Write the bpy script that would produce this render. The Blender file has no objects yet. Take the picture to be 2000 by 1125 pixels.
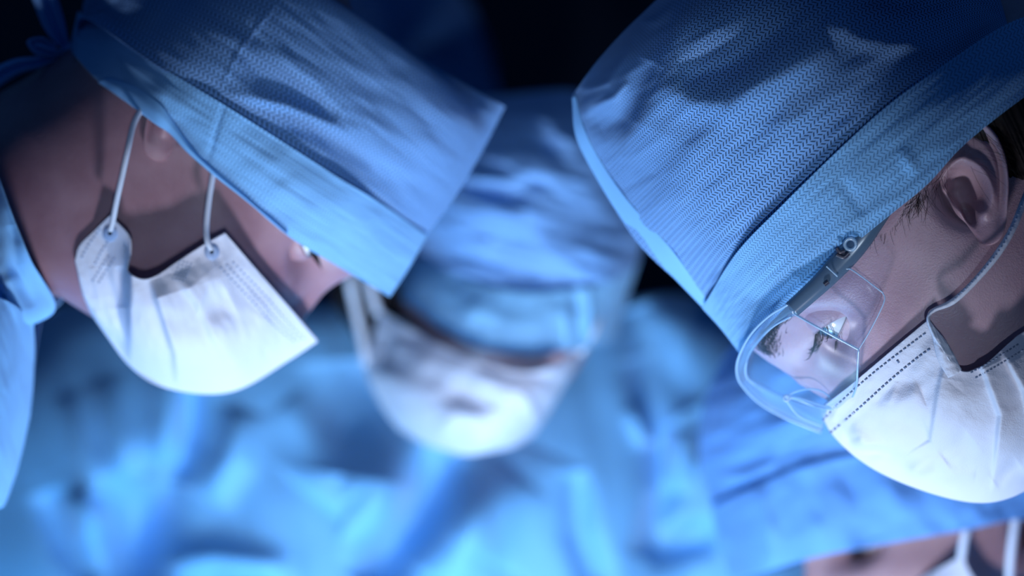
import bpy, math, random
import numpy as np
from mathutils import Vector
random.seed(3); rng = np.random.default_rng(5)
SC = bpy.context.scene
COL = SC.collection

# ------------------------------------------------------------------ camera, world, light, exposure
H0 = 1.50                       # camera height
LENS = 85.0
K = 36.0 / LENS / 2000.0        # tangent per pixel of the 2000 px frame
cam_d = bpy.data.cameras.new('camera'); cam = bpy.data.objects.new('camera', cam_d); COL.objects.link(cam)
cam.location = (0, 0, H0); cam.rotation_euler = (math.pi/2, 0, 0)
cam_d.lens = LENS; cam_d.sensor_width = 36; cam_d.clip_start = .05; cam_d.clip_end = 50
cam_d.dof.use_dof = True; cam_d.dof.focus_distance = 0.945; cam_d.dof.aperture_fstop = 4.4
SC.camera = cam
SC.view_settings.view_transform = 'Standard'; SC.view_settings.look = 'None'
SC.view_settings.gamma = 1.0; SC.view_settings.use_curve_mapping = False
SC.view_settings.exposure = 0.0
try: SC.cycles.use_denoising = True
except Exception: pass
SC.cycles.max_bounces = 8; SC.cycles.transparent_max_bounces = 16

W = bpy.data.worlds.new('world'); SC.world = W; W.use_nodes = True
W.node_tree.nodes['Background'].inputs[0].default_value = (0.05, 0.20, 0.60, 1)
W.node_tree.nodes['Background'].inputs[1].default_value = 0.12

def aim(o, to):
    o.rotation_euler = (Vector(to) - o.location).to_track_quat('-Z', 'Y').to_euler()
def area(name, loc, to, size, power, col, sy=None):
    l = bpy.data.lights.new(name, 'AREA'); l.energy = power; l.color = col; l.size = size
    if sy: l.shape = 'RECTANGLE'; l.size_y = sy
    o = bpy.data.objects.new(name, l); COL.objects.link(o); o.location = loc; aim(o, to); return o
def spot(name, loc, to, power, col, ang, blend, r):
    l = bpy.data.lights.new(name, 'SPOT'); l.energy = power; l.color = col
    l.spot_size = math.radians(ang); l.spot_blend = blend; l.shadow_soft_size = r
    o = bpy.data.objects.new(name, l); COL.objects.link(o); o.location = loc; aim(o, to); return o
# light thrown back up from the lit operating field between the surgeons
spot('field_light', (0.0, 0.74, H0-0.52), (0.035, 1.22, H0-0.12), 18, (0.80, 0.83, 1.0), 84, 1.0, 0.04)
area('middle_fill', (-0.02, 1.05, H0-0.50), (0.0, 1.6, H0-0.10), 0.15, 2.3, (0.62, 0.81, 1.0))  # added fill lamp, brightens the middle person
# added blue fill for the gown's shadows, as if bounced off unseen drapes
area('gown_blue_fill', (-0.22, 1.16, H0-0.74), (-0.12, 1.66, H0-0.22), 0.5, 5.0, (0.03, 0.50, 1.0))
# surgical lamp pool, set low behind the camera to bring out crease shading
spot('surgical_lamp', (0.06, -0.45, H0-0.26), (0.0, 1.0, H0-0.065), 22, (0.64, 0.80, 1.0), 17.8, 0.5, 0.02)

# ------------------------------------------------------------------ helpers
CAM = Vector((0, 0, H0))
def tag(o, label=None, cat=None, group=None, kind=None):
    if label: o['label'] = label
    if cat: o['category'] = cat
    if group: o['group'] = group
    if kind: o['kind'] = kind
    return o

def crs(P, n):
    """Catmull-Rom through the rows of P (k,dim), n samples"""
    P = np.asarray(P, float); k = len(P)
    if k == 1: return np.repeat(P, n, 0)
    Q = np.vstack([2*P[0]-P[1], P, 2*P[-1]-P[-2]])
    t = np.linspace(0, k-1, n); i = np.minimum(t.astype(int), k-2); f = (t-i)[:, None]
    a, b, c, d = Q[i], Q[i+1], Q[i+2], Q[i+3]
    return .5*((2*b) + (-a+c)*f + (2*a-5*b+4*c-d)*f*f + (-a+3*b-3*c+d)*f**3)
def gridpts(ctrl, nr, nc):
    C = np.asarray(ctrl, float)
    A = np.stack([crs(C[r], nc) for r in range(C.shape[0])])        # (R,nc,dim)
    return np.stack([crs(A[:, c], nr) for c in range(nc)], 1)       # (nr,nc,dim)

def _hash(ix, iy, s):
    n = (ix*374761393 + iy*668265263 + s*1442695041) & 0xffffffff
    n = ((n ^ (n >> 13))*1274126177) & 0xffffffff
    return ((n ^ (n >> 16)) & 0xffff)/32767.5 - 1
def vn(x, y, s=0):
    ix = np.floor(x).astype(np.int64); iy = np.floor(y).astype(np.int64)
    fx = x-ix; fy = y-iy; fx = fx*fx*fx*(fx*(6*fx-15)+10); fy = fy*fy*fy*(fy*(6*fy-15)+10)
    a = _hash(ix, iy, s); b = _hash(ix+1, iy, s); c = _hash(ix, iy+1, s); d = _hash(ix+1, iy+1, s)
    return (a*(1-fx)+b*fx)*(1-fy) + (c*(1-fx)+d*fx)*fy
def rot(x, y, deg):
    c, s = math.cos(math.radians(deg)), math.sin(math.radians(deg)); return x*c+y*s, -x*s+y*c
def wrinkle(amp, L, Wd, deg, seed=0, oct=2):
    """streaky cloth noise: long L along deg, Wd across"""
    def f(X, Y):
        u, v = rot(X, Y, deg); r = 0; a = amp
        for o in range(oct):
            r = r + a*vn(u/L*2**o + 7.3*seed, v/Wd*2**o + 3.1*seed, seed+o); a *= .5
        return r
    return f
def pdist(X, Y, pl):
    best = np.full(X.shape, 1e9); sgn = np.ones(X.shape); tt = np.zeros(X.shape)
    n = len(pl)-1
    for i in range(n):
        (ax, ay), (bx, by) = pl[i][:2], pl[i+1][:2]
        dx, dy = bx-ax, by-ay; L2 = dx*dx+dy*dy
        t = np.clip(((X-ax)*dx+(Y-ay)*dy)/L2, 0, 1)
        qx, qy = X-ax-t*dx, Y-ay-t*dy; d = np.hypot(qx, qy)
        s = np.where(dx*qy-dy*qx >= 0, 1, -1)
        m = d < best; best = np.where(m, d, best); sgn = np.where(m, s, sgn); tt = np.where(m, (i+t)/n, tt)
    return best, sgn, tt
def ridge(pl, w, a, taper=True):
    """rounded ridge (a>0) or groove (a<0), cm"""
    def f(X, Y):
        d, s, t = pdist(X, Y, pl)
        e = .08+.92*np.clip(4*t*(1-t), 0, 1)**.6 if taper else 1
        return a*np.exp(-(d/w)**2)*e
    return f
def pleat(pl, a, sharp, decay, side=1, taper=True):
    """overlap fold: a sharp step that fades away on one side"""
    def f(X, Y):
        d, s, t = pdist(X, Y, pl); sd = d*s*side
        e = np.minimum(1, np.minimum(t, 1-t)*5+.05) if taper else 1
        return a*e/(1+np.exp(-np.clip(sd/sharp, -40, 40)))*np.exp(-np.maximum(sd, 0)/decay)
    return f

def mesh_obj(name, V, F, mat, parent=None, uv=None, smooth=True, solid=0, sub=0, offset=-1):
    me = bpy.data.meshes.new(name); me.from_pydata([tuple(v) for v in V], [], [tuple(int(i) for i in f) for f in F]); me.validate()
    if uv is not None:
        l = me.uv_layers.new(name='UVMap'); idx = np.zeros(len(me.loops), np.int32); me.loops.foreach_get('vertex_index', idx)
        l.data.foreach_set('uv', np.asarray(uv, np.float32)[idx].ravel())
    if smooth: me.polygons.foreach_set('use_smooth', [True]*len(me.polygons))
    me.materials.append(mat); me.update()
    o = bpy.data.objects.new(name, me); COL.objects.link(o)
    if parent:
        o.parent = parent
        o.matrix_parent_inverse = world_matrix(parent).inverted()
    if solid:
        m = o.modifiers.new('thickness', 'SOLIDIFY'); m.thickness = solid; m.offset = offset
    if sub:
        m = o.modifiers.new('sub', 'SUBSURF'); m.levels = sub; m.render_levels = sub
    return o
from mathutils import Matrix
def world_matrix(o):
    M = Matrix.Translation(o.location) @ o.rotation_euler.to_matrix().to_4x4()
    if o.parent: M = world_matrix(o.parent) @ o.matrix_parent_inverse @ M
    return M
def gfaces(nr, nc, off=0, flip=False, wrapc=False):
    i = np.arange(nr*nc).reshape(nr, nc) + off
    if wrapc: i = np.hstack([i, i[:, :1]])
    a, b, c, d = i[:-1, :-1].ravel(), i[:-1, 1:].ravel(), i[1:, 1:].ravel(), i[1:, :-1].ravel()
    return np.stack([a, b, c, d], 1) if not flip else np.stack([a, d, c, b], 1)

class Frame:
    """A person's own middle plane, facing the room's near side; (px,py,h) -> world, h cm out of it"""
    def __init__(s, E, depth, px_cm, theta, side, yaw=0, pitch_extra=0, roll=0, front=False):
        s.E = E; s.k = px_cm
        o = Vector(((E[0]-1000)*K*depth, depth, H0-(E[1]-562.5)*K*depth))
        s.O = o; N = (CAM-o).normalized(); s.N = N
        R = Vector((0, 0, 1)).cross(N).normalized(); U = N.cross(R).normalized()
        s.R, s.U = R, U
        t = math.radians(theta)
        if not front:
            f = side*math.cos(t)*R - math.sin(t)*U
            u = side*math.sin(t)*R + math.cos(t)*U
            if yaw:
                y = math.radians(yaw); f2 = math.cos(y)*f + math.sin(y)*N; f = f2
        else:
            u0 = (math.cos(math.radians(roll))*U + math.sin(math.radians(roll))*R)
            f = math.cos(t)*N - math.sin(t)*u0
            u = math.cos(t)*u0 + math.sin(t)*N
        s.f = f.normalized(); s.u = u.normalized(); s.l = s.f.cross(s.u).normalized()
        if s.l.dot(N) < 0: s.l = -s.l
        s.cm = px_cm*K*depth      # metres per head-cm
        s.nO = np.array(s.O); s.nN = np.array(N)
    def w(s, X, Y, h):
        X, Y, h = [np.asarray(a, float) for a in (X, Y, h)]
        r = np.stack([(X-1000)*K, np.ones_like(X), -(Y-562.5)*K], -1)
        c = np.array(CAM); t = ((s.nO-c)@s.nN)/(r@s.nN)
        P = c + r*t[..., None]
        rn = r/np.linalg.norm(r, axis=-1, keepdims=True)
        return P - rn*(h[..., None]*s.cm)
    def head(s, a, b, y):
        """canonical head coordinates in cm: a forward, b up, y towards the near side"""
        a, b, y = [np.asarray(v, float)[..., None]*s.cm for v in (a, b, y)]
        return s.nO + a*np.array(s.f) + b*np.array(s.u) + y*np.array(s.l)
    def pix(s, P):
        """world -> (px, py, h) of this frame"""
        v = np.asarray(P)-np.array(CAM); X = 1000+v[..., 0]/v[..., 1]/K; Y = 562.5-v[..., 2]/v[..., 1]/K
        L = np.linalg.norm(v, axis=-1); rn = v/L[..., None]; t0 = ((s.nO-np.array(CAM))@s.nN)/(rn@s.nN)
        return X, Y, (t0-L)/s.cm
    def height_map(s, P, low=-2):
        X, Y, h = s.pix(P); m = h > low; X, Y, h = X[m], Y[m], h[m]
        H = np.full((300, 460), -9.0); i = np.clip(((Y+700)/8).astype(int), 0, 299); j = np.clip(((X+800)/8).astype(int), 0, 459)
        np.maximum.at(H, (i, j), h)
        def sh(M, f):
            Q = np.pad(M, 1, mode='edge'); return f([Q[a:a+300, b:b+460] for a in range(3) for b in range(3)])
        H = sh(H, lambda L: np.max(L, 0))
        H2 = H.copy()
        for _ in range(2): H2 = sh(H2, lambda L: np.mean(L, 0))
        s.H = np.where(H > -5, np.maximum(H, H2), -9)
    def over(s, X, Y):
        fi = np.clip((Y+700)/8-.5, 0, 298); fj = np.clip((X+800)/8-.5, 0, 458); i = fi.astype(int); j = fj.astype(int); a = fi-i; b = fj-j; H = s.H
        return (H[i, j]*(1-a)+H[i+1, j]*a)*(1-b)+(H[i, j+1]*(1-a)+H[i+1, j+1]*a)*b
    def mirror(s, P):
        d = ((P-s.nO)@s.nN)[..., None]
        return P - 2*d*s.nN

class Surf:
    """cloth sheet from a control grid of (px,py,h); keeps its samples so trims can lie on it"""
    def __init__(s, fr, ctrl, nr, nc, disp=(), dfade=None, clear=None):
        G = gridpts(ctrl, nr, nc); X, Y, h = G[..., 0], G[..., 1], G[..., 2].copy()
        d = np.zeros_like(h)
        for fn in disp: d = d + fn(X, Y)
        if dfade is not None: d = d*dfade(*np.meshgrid(np.linspace(0, 1, nc), np.linspace(0, 1, nr)))
        h = h+d
        if clear is not None:           # cloth rests on the head below it
            need = fr.over(X, Y)+clear; push = np.maximum(need-h, 0)*(need > -4)
            U_, V_ = np.meshgrid(np.linspace(0, 1, nc), np.linspace(0, 1, nr)); push = push*np.clip(np.minimum(U_, 1.02-U_)/.03, 0, 1)
            for _ in range(14):
                Q = np.pad(push, 1, mode='edge'); push = np.maximum(push, (Q[:-2, 1:-1]+Q[2:, 1:-1]+Q[1:-1, :-2]+Q[1:-1, 2:])/4)
            for _ in range(8):
                Q = np.pad(push, 1, mode='edge'); push = (Q[:-2, 1:-1]+Q[2:, 1:-1]+Q[1:-1, :-2]+Q[1:-1, 2:]+push)/5
            h = h+push
        s.X, s.Y, s.h = X, Y, h; s.fr = fr; s.nr, s.nc = nr, nc
        s.P = fr.w(X, Y, s.h)
        du = np.linalg.norm(np.diff(s.P, axis=1), axis=-1).mean(0); dv = np.linalg.norm(np.diff(s.P, axis=0), axis=-1).mean(1)
        U, V = np.meshgrid(np.concatenate([[0], np.cumsum(du)]), np.concatenate([[0], np.cumsum(dv)])); s.U, s.V = U, V
    def build(s, name, mat, parent, mirror=True, solid=.0006, offset=-1):
        V = s.P.reshape(-1, 3); F = gfaces(s.nr, s.nc, flip=True); uv = np.stack([s.U.ravel(), s.V.ravel()], 1)
        # make the near sheet face the camera
        n = np.cross(V[F[:, 1]]-V[F[:, 0]], V[F[:, 3]]-V[F[:, 0]]); flip = (n@s.fr.nN).mean() < 0
        if flip: F = F[:, ::-1]
        if mirror:
            V2 = s.fr.mirror(s.P).reshape(-1, 3); F2 = F[:, ::-1]+len(V)
            V = np.vstack([V, V2]); F = np.vstack([F, F2]); uv = np.vstack([uv, uv+[.37, .11]])
        return mesh_obj(name, V, F, mat, parent, uv=uv, solid=solid, offset=offset)
    def at(s, x, y, lift=0.0):
        d = (s.X-x)**2+(s.Y-y)**2; i = np.argpartition(d.ravel(), 4)[:4]; w = 1/(d.ravel()[i]+1e-3); w /= w.sum()
        h = (s.h.ravel()[i]*w).sum()
        return s.fr.w(x, y, h+lift)

def tube(name, pts, r, mat, parent, seg=8, flat=1.0, nrm=None, n=60, closed=False):
    """swept round or flattened cord through world points; r scalar or per-point list"""
    pts = np.asarray(pts, float)
    rr = np.full(len(pts), r) if np.isscalar(r) else np.asarray(r, float)
    if closed: pts = np.vstack([pts, pts[:1]]); rr = np.append(rr, rr[0])
    P = crs(np.column_stack([pts, rr]), n); C, R_ = P[:, :3], np.abs(P[:, 3])
    T = np.gradient(C, axis=0); T /= np.linalg.norm(T, axis=1, keepdims=True)+1e-12
    up = np.array(nrm if nrm is not None else (0, -1, 0), float)
    S = np.cross(T, up); S /= np.linalg.norm(S, axis=1, keepdims=True)+1e-9
    B = np.cross(S, T)
    a = np.linspace(0, 2*math.pi, seg, endpoint=False)
    V = (C[:, None] + R_[:, None, None]*(np.cos(a)[None, :, None]*S[:, None] + flat*np.sin(a)[None, :, None]*B[:, None])).reshape(-1, 3)
    F = [tuple(f) for f in gfaces(n, seg, wrapc=True)]
    F += [tuple(range(seg))[::-1], tuple((n-1)*seg+i for i in range(seg))]
    if name is None: return V, F
    return mesh_obj(name, V, F, mat, parent)
EYE = (6.8, 1.2)
class Bag:
    def __init__(s): s.V = []; s.F = []; s.n = 0
    def add(s, V, F):
        s.V.append(np.asarray(V, float)); s.F += [tuple(int(i)+s.n for i in f) for f in F]; s.n += len(V)
    def build(s, name, mat, parent, **k): return mesh_obj(name, np.vstack(s.V), s.F, mat, parent, **k)

def dashes(surf, pl, length, gap, width, lift=.02, bag=None, jitter=0):
    """thermal weld marks along a line drawn on a cloth sheet"""
    bag = bag or Bag(); pl = crs(np.array(pl, float), 200)
    seg = np.linalg.norm(np.diff(pl, axis=0), axis=1); s = np.concatenate([[0], np.cumsum(seg)]); x = 0
    while x+length < s[-1]:
        a = np.array([np.interp(x, s, pl[:, i]) for i in (0, 1)]); b = np.array([np.interp(x+length, s, pl[:, i]) for i in (0, 1)])
        t = (b-a)/np.linalg.norm(b-a); nn = np.array([-t[1], t[0]])*width/2
        q = [a-nn, b-nn, b+nn, a+nn]
        V = [surf.at(*p, lift) for p in q] + [surf.at(*p, lift-.05) for p in q]
        bag.add(V, [(0, 1, 2, 3), (4, 7, 6, 5), (0, 4, 5, 1), (1, 5, 6, 2), (2, 6, 7, 3), (3, 7, 4, 0)]); x += length+gap
    return bag

# ------------------------------------------------------------------ materials
def new_mat(name):
    m = bpy.data.materials.new(name); m.use_nodes = True; nt = m.node_tree
    return m, nt, nt.nodes['Principled BSDF']
def mth(nt, op, a, b=None, c=None):
    n = nt.nodes.new('ShaderNodeMath'); n.operation = op
    for i, v in enumerate((a, b, c)):
        if v is None: continue
        if isinstance(v, (int, float)): n.inputs[i].default_value = v
        else: nt.links.new(v, n.inputs[i])
    return n.outputs[0]
def fabric(name, col, var=.12, herring=0, hw=.00165, hp=.0018, dark=.3, bump=.6, rough=.75, fine=3500, trans=0.0, soft=.08, ang=90, spec=.25, sheen=.15):
    m, nt, b = new_mat(name); L = nt.links.new
    tc = nt.nodes.new('ShaderNodeTexCoord')
    nz = nt.nodes.new('ShaderNodeTexNoise'); nz.inputs['Scale'].default_value = 28; nz.inputs['Detail'].default_value = 4
    L(tc.outputs['Object'], nz.inputs['Vector'])
    fn = nt.nodes.new('ShaderNodeTexNoise'); fn.inputs['Scale'].default_value = fine; fn.inputs['Detail'].default_value = 2
    L(tc.outputs['Object'], fn.inputs['Vector'])
    mix = nt.nodes.new('ShaderNodeMixRGB'); mix.inputs[1].default_value = (*[c*(1-var) for c in col], 1); mix.inputs[2].default_value = (*[min(1, c*(1+var)) for c in col], 1)
    L(nz.outputs[0], mix.inputs[0]); out = mix.outputs[0]
    h = fn.outputs[0]
    if herring:
        mp = nt.nodes.new('ShaderNodeMapping'); mp.inputs['Rotation'].default_value = (0, 0, math.radians(ang))
        L(tc.outputs['UV'], mp.inputs['Vector'])
        sx = nt.nodes.new('ShaderNodeSeparateXYZ'); L(mp.outputs[0], sx.inputs[0])
        u = mth(nt, 'DIVIDE', sx.outputs[0], hw); col_i = mth(nt, 'FLOOR', u); fu = mth(nt, 'FRACT', u)
        par = mth(nt, 'FRACT', mth(nt, 'MULTIPLY', col_i, .5)); sl = mth(nt, 'SUBTRACT', mth(nt, 'MULTIPLY', par, 4.0), 1.0)
        v = mth(nt, 'ADD', mth(nt, 'DIVIDE', sx.outputs[1], hp), mth(nt, 'MULTIPLY', mth(nt, 'MULTIPLY', sl, fu), hw/hp*.9))
        fv = mth(nt, 'ABSOLUTE', mth(nt, 'SUBTRACT', mth(nt, 'FRACT', v), .5)); fa = mth(nt, 'ABSOLUTE', mth(nt, 'SUBTRACT', fu, .5))
        def sm(x, a, w):
            r = nt.nodes.new('ShaderNodeMapRange'); r.interpolation_type = 'SMOOTHSTEP'
            r.inputs[1].default_value = a-w; r.inputs[2].default_value = a+w; r.inputs[3].default_value = 1; r.inputs[4].default_value = 0
            L(x, r.inputs[0]); return r.outputs[0]
        dash = mth(nt, 'MULTIPLY', sm(fv, .15, soft), sm(fa, .38, soft))
        dk = nt.nodes.new('ShaderNodeMixRGB'); dk.inputs[2].default_value = (*[c*dark for c in col], 1)
        L(mth(nt, 'MULTIPLY', dash, herring), dk.inputs[0]); L(out, dk.inputs[1]); out = dk.outputs[0]
        h = mth(nt, 'SUBTRACT', mth(nt, 'MULTIPLY', h, .25), mth(nt, 'MULTIPLY', dash, 1.0))
    L(out, b.inputs['Base Color'])
    bp = nt.nodes.new('ShaderNodeBump'); bp.inputs['Strength'].default_value = bump; bp.inputs['Distance'].default_value = .0004
    L(h, bp.inputs['Height']); L(bp.outputs[0], b.inputs['Normal'])
    b.inputs['Roughness'].default_value = rough
    b.inputs['Specular IOR Level'].default_value = spec
    b.inputs['Sheen Weight'].default_value = sheen; b.inputs['Sheen Tint'].default_value = (.75, .9, 1, 1); b.inputs['Sheen Roughness'].default_value = .4
    if trans:
        tr = nt.nodes.new('ShaderNodeBsdfTranslucent'); L(out, tr.inputs[0]); L(bp.outputs[0], tr.inputs['Normal'])
        mx = nt.nodes.new('ShaderNodeMixShader'); mx.inputs[0].default_value = trans
        L(b.outputs[0], mx.inputs[1]); L(tr.outputs[0], mx.inputs[2]); L(mx.outputs[0], nt.nodes['Material Output'].inputs[0])
    return m
def skin(name, c1, c2, rough=.42):
    m, nt, b = new_mat(name); L = nt.links.new
    tc = nt.nodes.new('ShaderNodeTexCoord')
    nz = nt.nodes.new('ShaderNodeTexNoise'); nz.inputs['Scale'].default_value = 38; nz.inputs['Detail'].default_value = 6
    L(tc.outputs['Object'], nz.inputs['Vector'])
    r = nt.nodes.new('ShaderNodeValToRGB'); r.color_ramp.elements[0].position = .35; r.color_ramp.elements[1].position = .7
    r.color_ramp.elements[0].color = (*c1, 1); r.color_ramp.elements[1].color = (*c2, 1)
    L(nz.outputs[0], r.inputs[0]); L(r.outputs[0], b.inputs['Base Color'])
    vo = nt.nodes.new('ShaderNodeTexVoronoi'); vo.inputs['Scale'].default_value = 1500; L(tc.outputs['Object'], vo.inputs['Vector'])
    n2 = nt.nodes.new('ShaderNodeTexNoise'); n2.inputs['Scale'].default_value = 900; n2.inputs['Detail'].default_value = 5; L(tc.outputs['Object'], n2.inputs['Vector'])
    bp = nt.nodes.new('ShaderNodeBump'); bp.inputs['Strength'].default_value = .30; bp.inputs['Distance'].default_value = .0004
    L(mth(nt, 'ADD', mth(nt, 'MULTIPLY', vo.outputs[0], .6), n2.outputs[0]), bp.inputs['Height']); L(bp.outputs[0], b.inputs['Normal'])
    b.inputs['Roughness'].default_value = rough; b.inputs['Specular IOR Level'].default_value = .5
    b.inputs['Subsurface Weight'].default_value = .25; b.inputs['Subsurface Radius'].default_value = (.006, .002, .001); b.inputs['Subsurface Scale'].default_value = .6
    return m
def plain(name, col, rough=.5, spec=.5, metal=0):
    m, nt, b = new_mat(name); b.inputs['Base Color'].default_value = (*col, 1); b.inputs['Roughness'].default_value = rough
    b.inputs['Specular IOR Level'].default_value = spec; b.inputs['Metallic'].default_value = metal
    nz = nt.nodes.new('ShaderNodeTexNoise'); nz.inputs['Scale'].default_value = 60
    tc = nt.nodes.new('ShaderNodeTexCoord'); nt.links.new(tc.outputs['Object'], nz.inputs['Vector'])
    mx = nt.nodes.new('ShaderNodeMixRGB'); mx.inputs[1].default_value = (*[c*.9 for c in col], 1); mx.inputs[2].default_value = (*[min(1, c*1.08) for c in col], 1)
    nt.links.new(nz.outputs[0], mx.inputs[0]); nt.links.new(mx.outputs[0], b.inputs['Base Color'])
    return m
def clear_plastic(name, tint=(.93, .97, 1), fac=.0, ior=1.5, haze=0.0, hz=(.5, .7, .9)):
    """thin clear polycarbonate: see-through with a mirror sheen, optionally a milky share"""
    m = bpy.data.materials.new(name); m.use_nodes = True; nt = m.node_tree; nt.nodes.clear(); L = nt.links.new
    out = nt.nodes.new('ShaderNodeOutputMaterial'); tr = nt.nodes.new('ShaderNodeBsdfTransparent'); tr.inputs[0].default_value = (*tint, 1)
    gl = nt.nodes.new('ShaderNodeBsdfGlossy'); gl.inputs['Roughness'].default_value = .28; gl.inputs[0].default_value = (1, 1, 1, 1)
    fr = nt.nodes.new('ShaderNodeLayerWeight'); fr.inputs[0].default_value = .5
    mx = nt.nodes.new('ShaderNodeMixShader'); L(mth(nt, 'ADD', mth(nt, 'MULTIPLY', mth(nt, 'POWER', fr.outputs[1], 4.0), .3), fac+.008), mx.inputs[0]); L(tr.outputs[0], mx.inputs[1]); L(gl.outputs[0], mx.inputs[2])
    if haze:
        d = nt.nodes.new('ShaderNodeBsdfPrincipled'); d.inputs['Base Color'].default_value = (*hz, 1); d.inputs['Roughness'].default_value = .25
        m2 = nt.nodes.new('ShaderNodeMixShader'); m2.inputs[0].default_value = haze; L(mx.outputs[0], m2.inputs[1]); L(d.outputs[0], m2.inputs[2]); L(m2.outputs[0], out.inputs[0])
    else: L(mx.outputs[0], out.inputs[0])
    return m

M = {}
CAPC = (.20, .42, .80)
M['cap_sharp'] = fabric('cap_fabric_embossed', CAPC, herring=1, dark=.12, bump=.8)
M['cap_left'] = fabric('cap_fabric_embossed_soft', CAPC, herring=1, dark=.15, bump=.9, hw=.0020, hp=.0022, soft=.11)
M['cap_band'] = fabric('cap_band_fabric', (.24, .54, .94), herring=.55, dark=.35, bump=.8)
M['cap_soft'] = fabric('cap_fabric_plain', (.22, .47, .88))
M['cap_mid'] = fabric('cap_fabric_mid', (.14, .37, .80), herring=.5, dark=.4)
M['cap_hem'] = fabric('cap_hem_fabric', (.22, .52, .92), bump=.5)
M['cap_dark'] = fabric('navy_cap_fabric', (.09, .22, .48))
M['gown'] = fabric('gown_fabric', (.20, .54, .92), var=.08, rough=.5, spec=.5, sheen=.5)
M['gown_pale'] = fabric('gown_pale_fabric', (.26, .56, .93), var=.08)
M['band_light'] = fabric('pale_band_fabric', (.27, .62, .97), var=.06)
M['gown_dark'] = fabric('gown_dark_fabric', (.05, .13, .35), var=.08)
M['mask'] = fabric('mask_nonwoven', (.74, .77, .88), var=.04, bump=.5, fine=1800, trans=.12, rough=.7)
M['weld'] = plain('mask_weld_marks', (.32, .42, .62), .6)
M['loop'] = fabric('mask_elastic', (.72, .78, .90), var=.03, bump=.5, fine=2500)
M['skin_w'] = skin('skin_woman', (.46, .30, .36), (.60, .43, .49))
M['skin_m'] = skin('skin_man', (.30, .16, .20), (.43, .27, .32))
M['skin_b'] = skin('skin_back', (.36, .22, .24), (.46, .30, .32))
M['hair'] = plain('dark_brown_hair', (.012, .009, .010), .6, .2)
M['white'] = plain('eye_white', (.80, .84, .88), .15, .8)
M['iris'] = plain('grey_blue_iris', (.10, .22, .30), .2, .8)
M['pupil'] = plain('pupil', (.004, .004, .006), .1, .9)
M['lens'] = clear_plastic('goggle_lens', fac=.0, haze=.03, hz=(.6, .8, 1))
M['lens_side'] = clear_plastic('goggle_side_shield', (.90, .93, .97), fac=.0)
M['rim'] = clear_plastic('goggle_rim', (.78, .88, .96), haze=.18, hz=(.45, .68, .92), fac=.08)
M['temple'] = clear_plastic('goggle_temple_plastic', (.5, .6, .7), haze=.75, hz=(.12, .20, .30), fac=.05)
M['edge'] = clear_plastic('goggle_edge', (.8, .9, 1), haze=.55, hz=(.5, .75, .95), fac=.15)
M['hinge'] = plain('hinge_dark', (.05, .05, .08), .35)
M['wall'] = plain('theatre_wall_paint', (.012, .022, .045), .8)
M['floor'] = plain('theatre_floor_vinyl', (.02, .03, .05), .5)

# ------------------------------------------------------------------ the room
def slab(name, lo, hi, mat):
    x0, y0, z0 = lo; x1, y1, z1 = hi
    V = [(x0, y0, z0), (x1, y0, z0), (x1, y1, z0), (x0, y1, z0), (x0, y0, z1), (x1, y0, z1), (x1, y1, z1), (x0, y1, z1)]
    F = [(0, 3, 2, 1), (4, 5, 6, 7), (0, 1, 5, 4), (1, 2, 6, 5), (2, 3, 7, 6), (3, 0, 4, 7)]
    return tag(mesh_obj(name, V, F, mat, smooth=False), kind='structure')
slab('wall_back', (-3, 4.0, 0), (3, 4.1, 3), M['wall'])
slab('floor', (-3, -2, -.1), (3, 4.1, 0), M['floor'])

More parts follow.
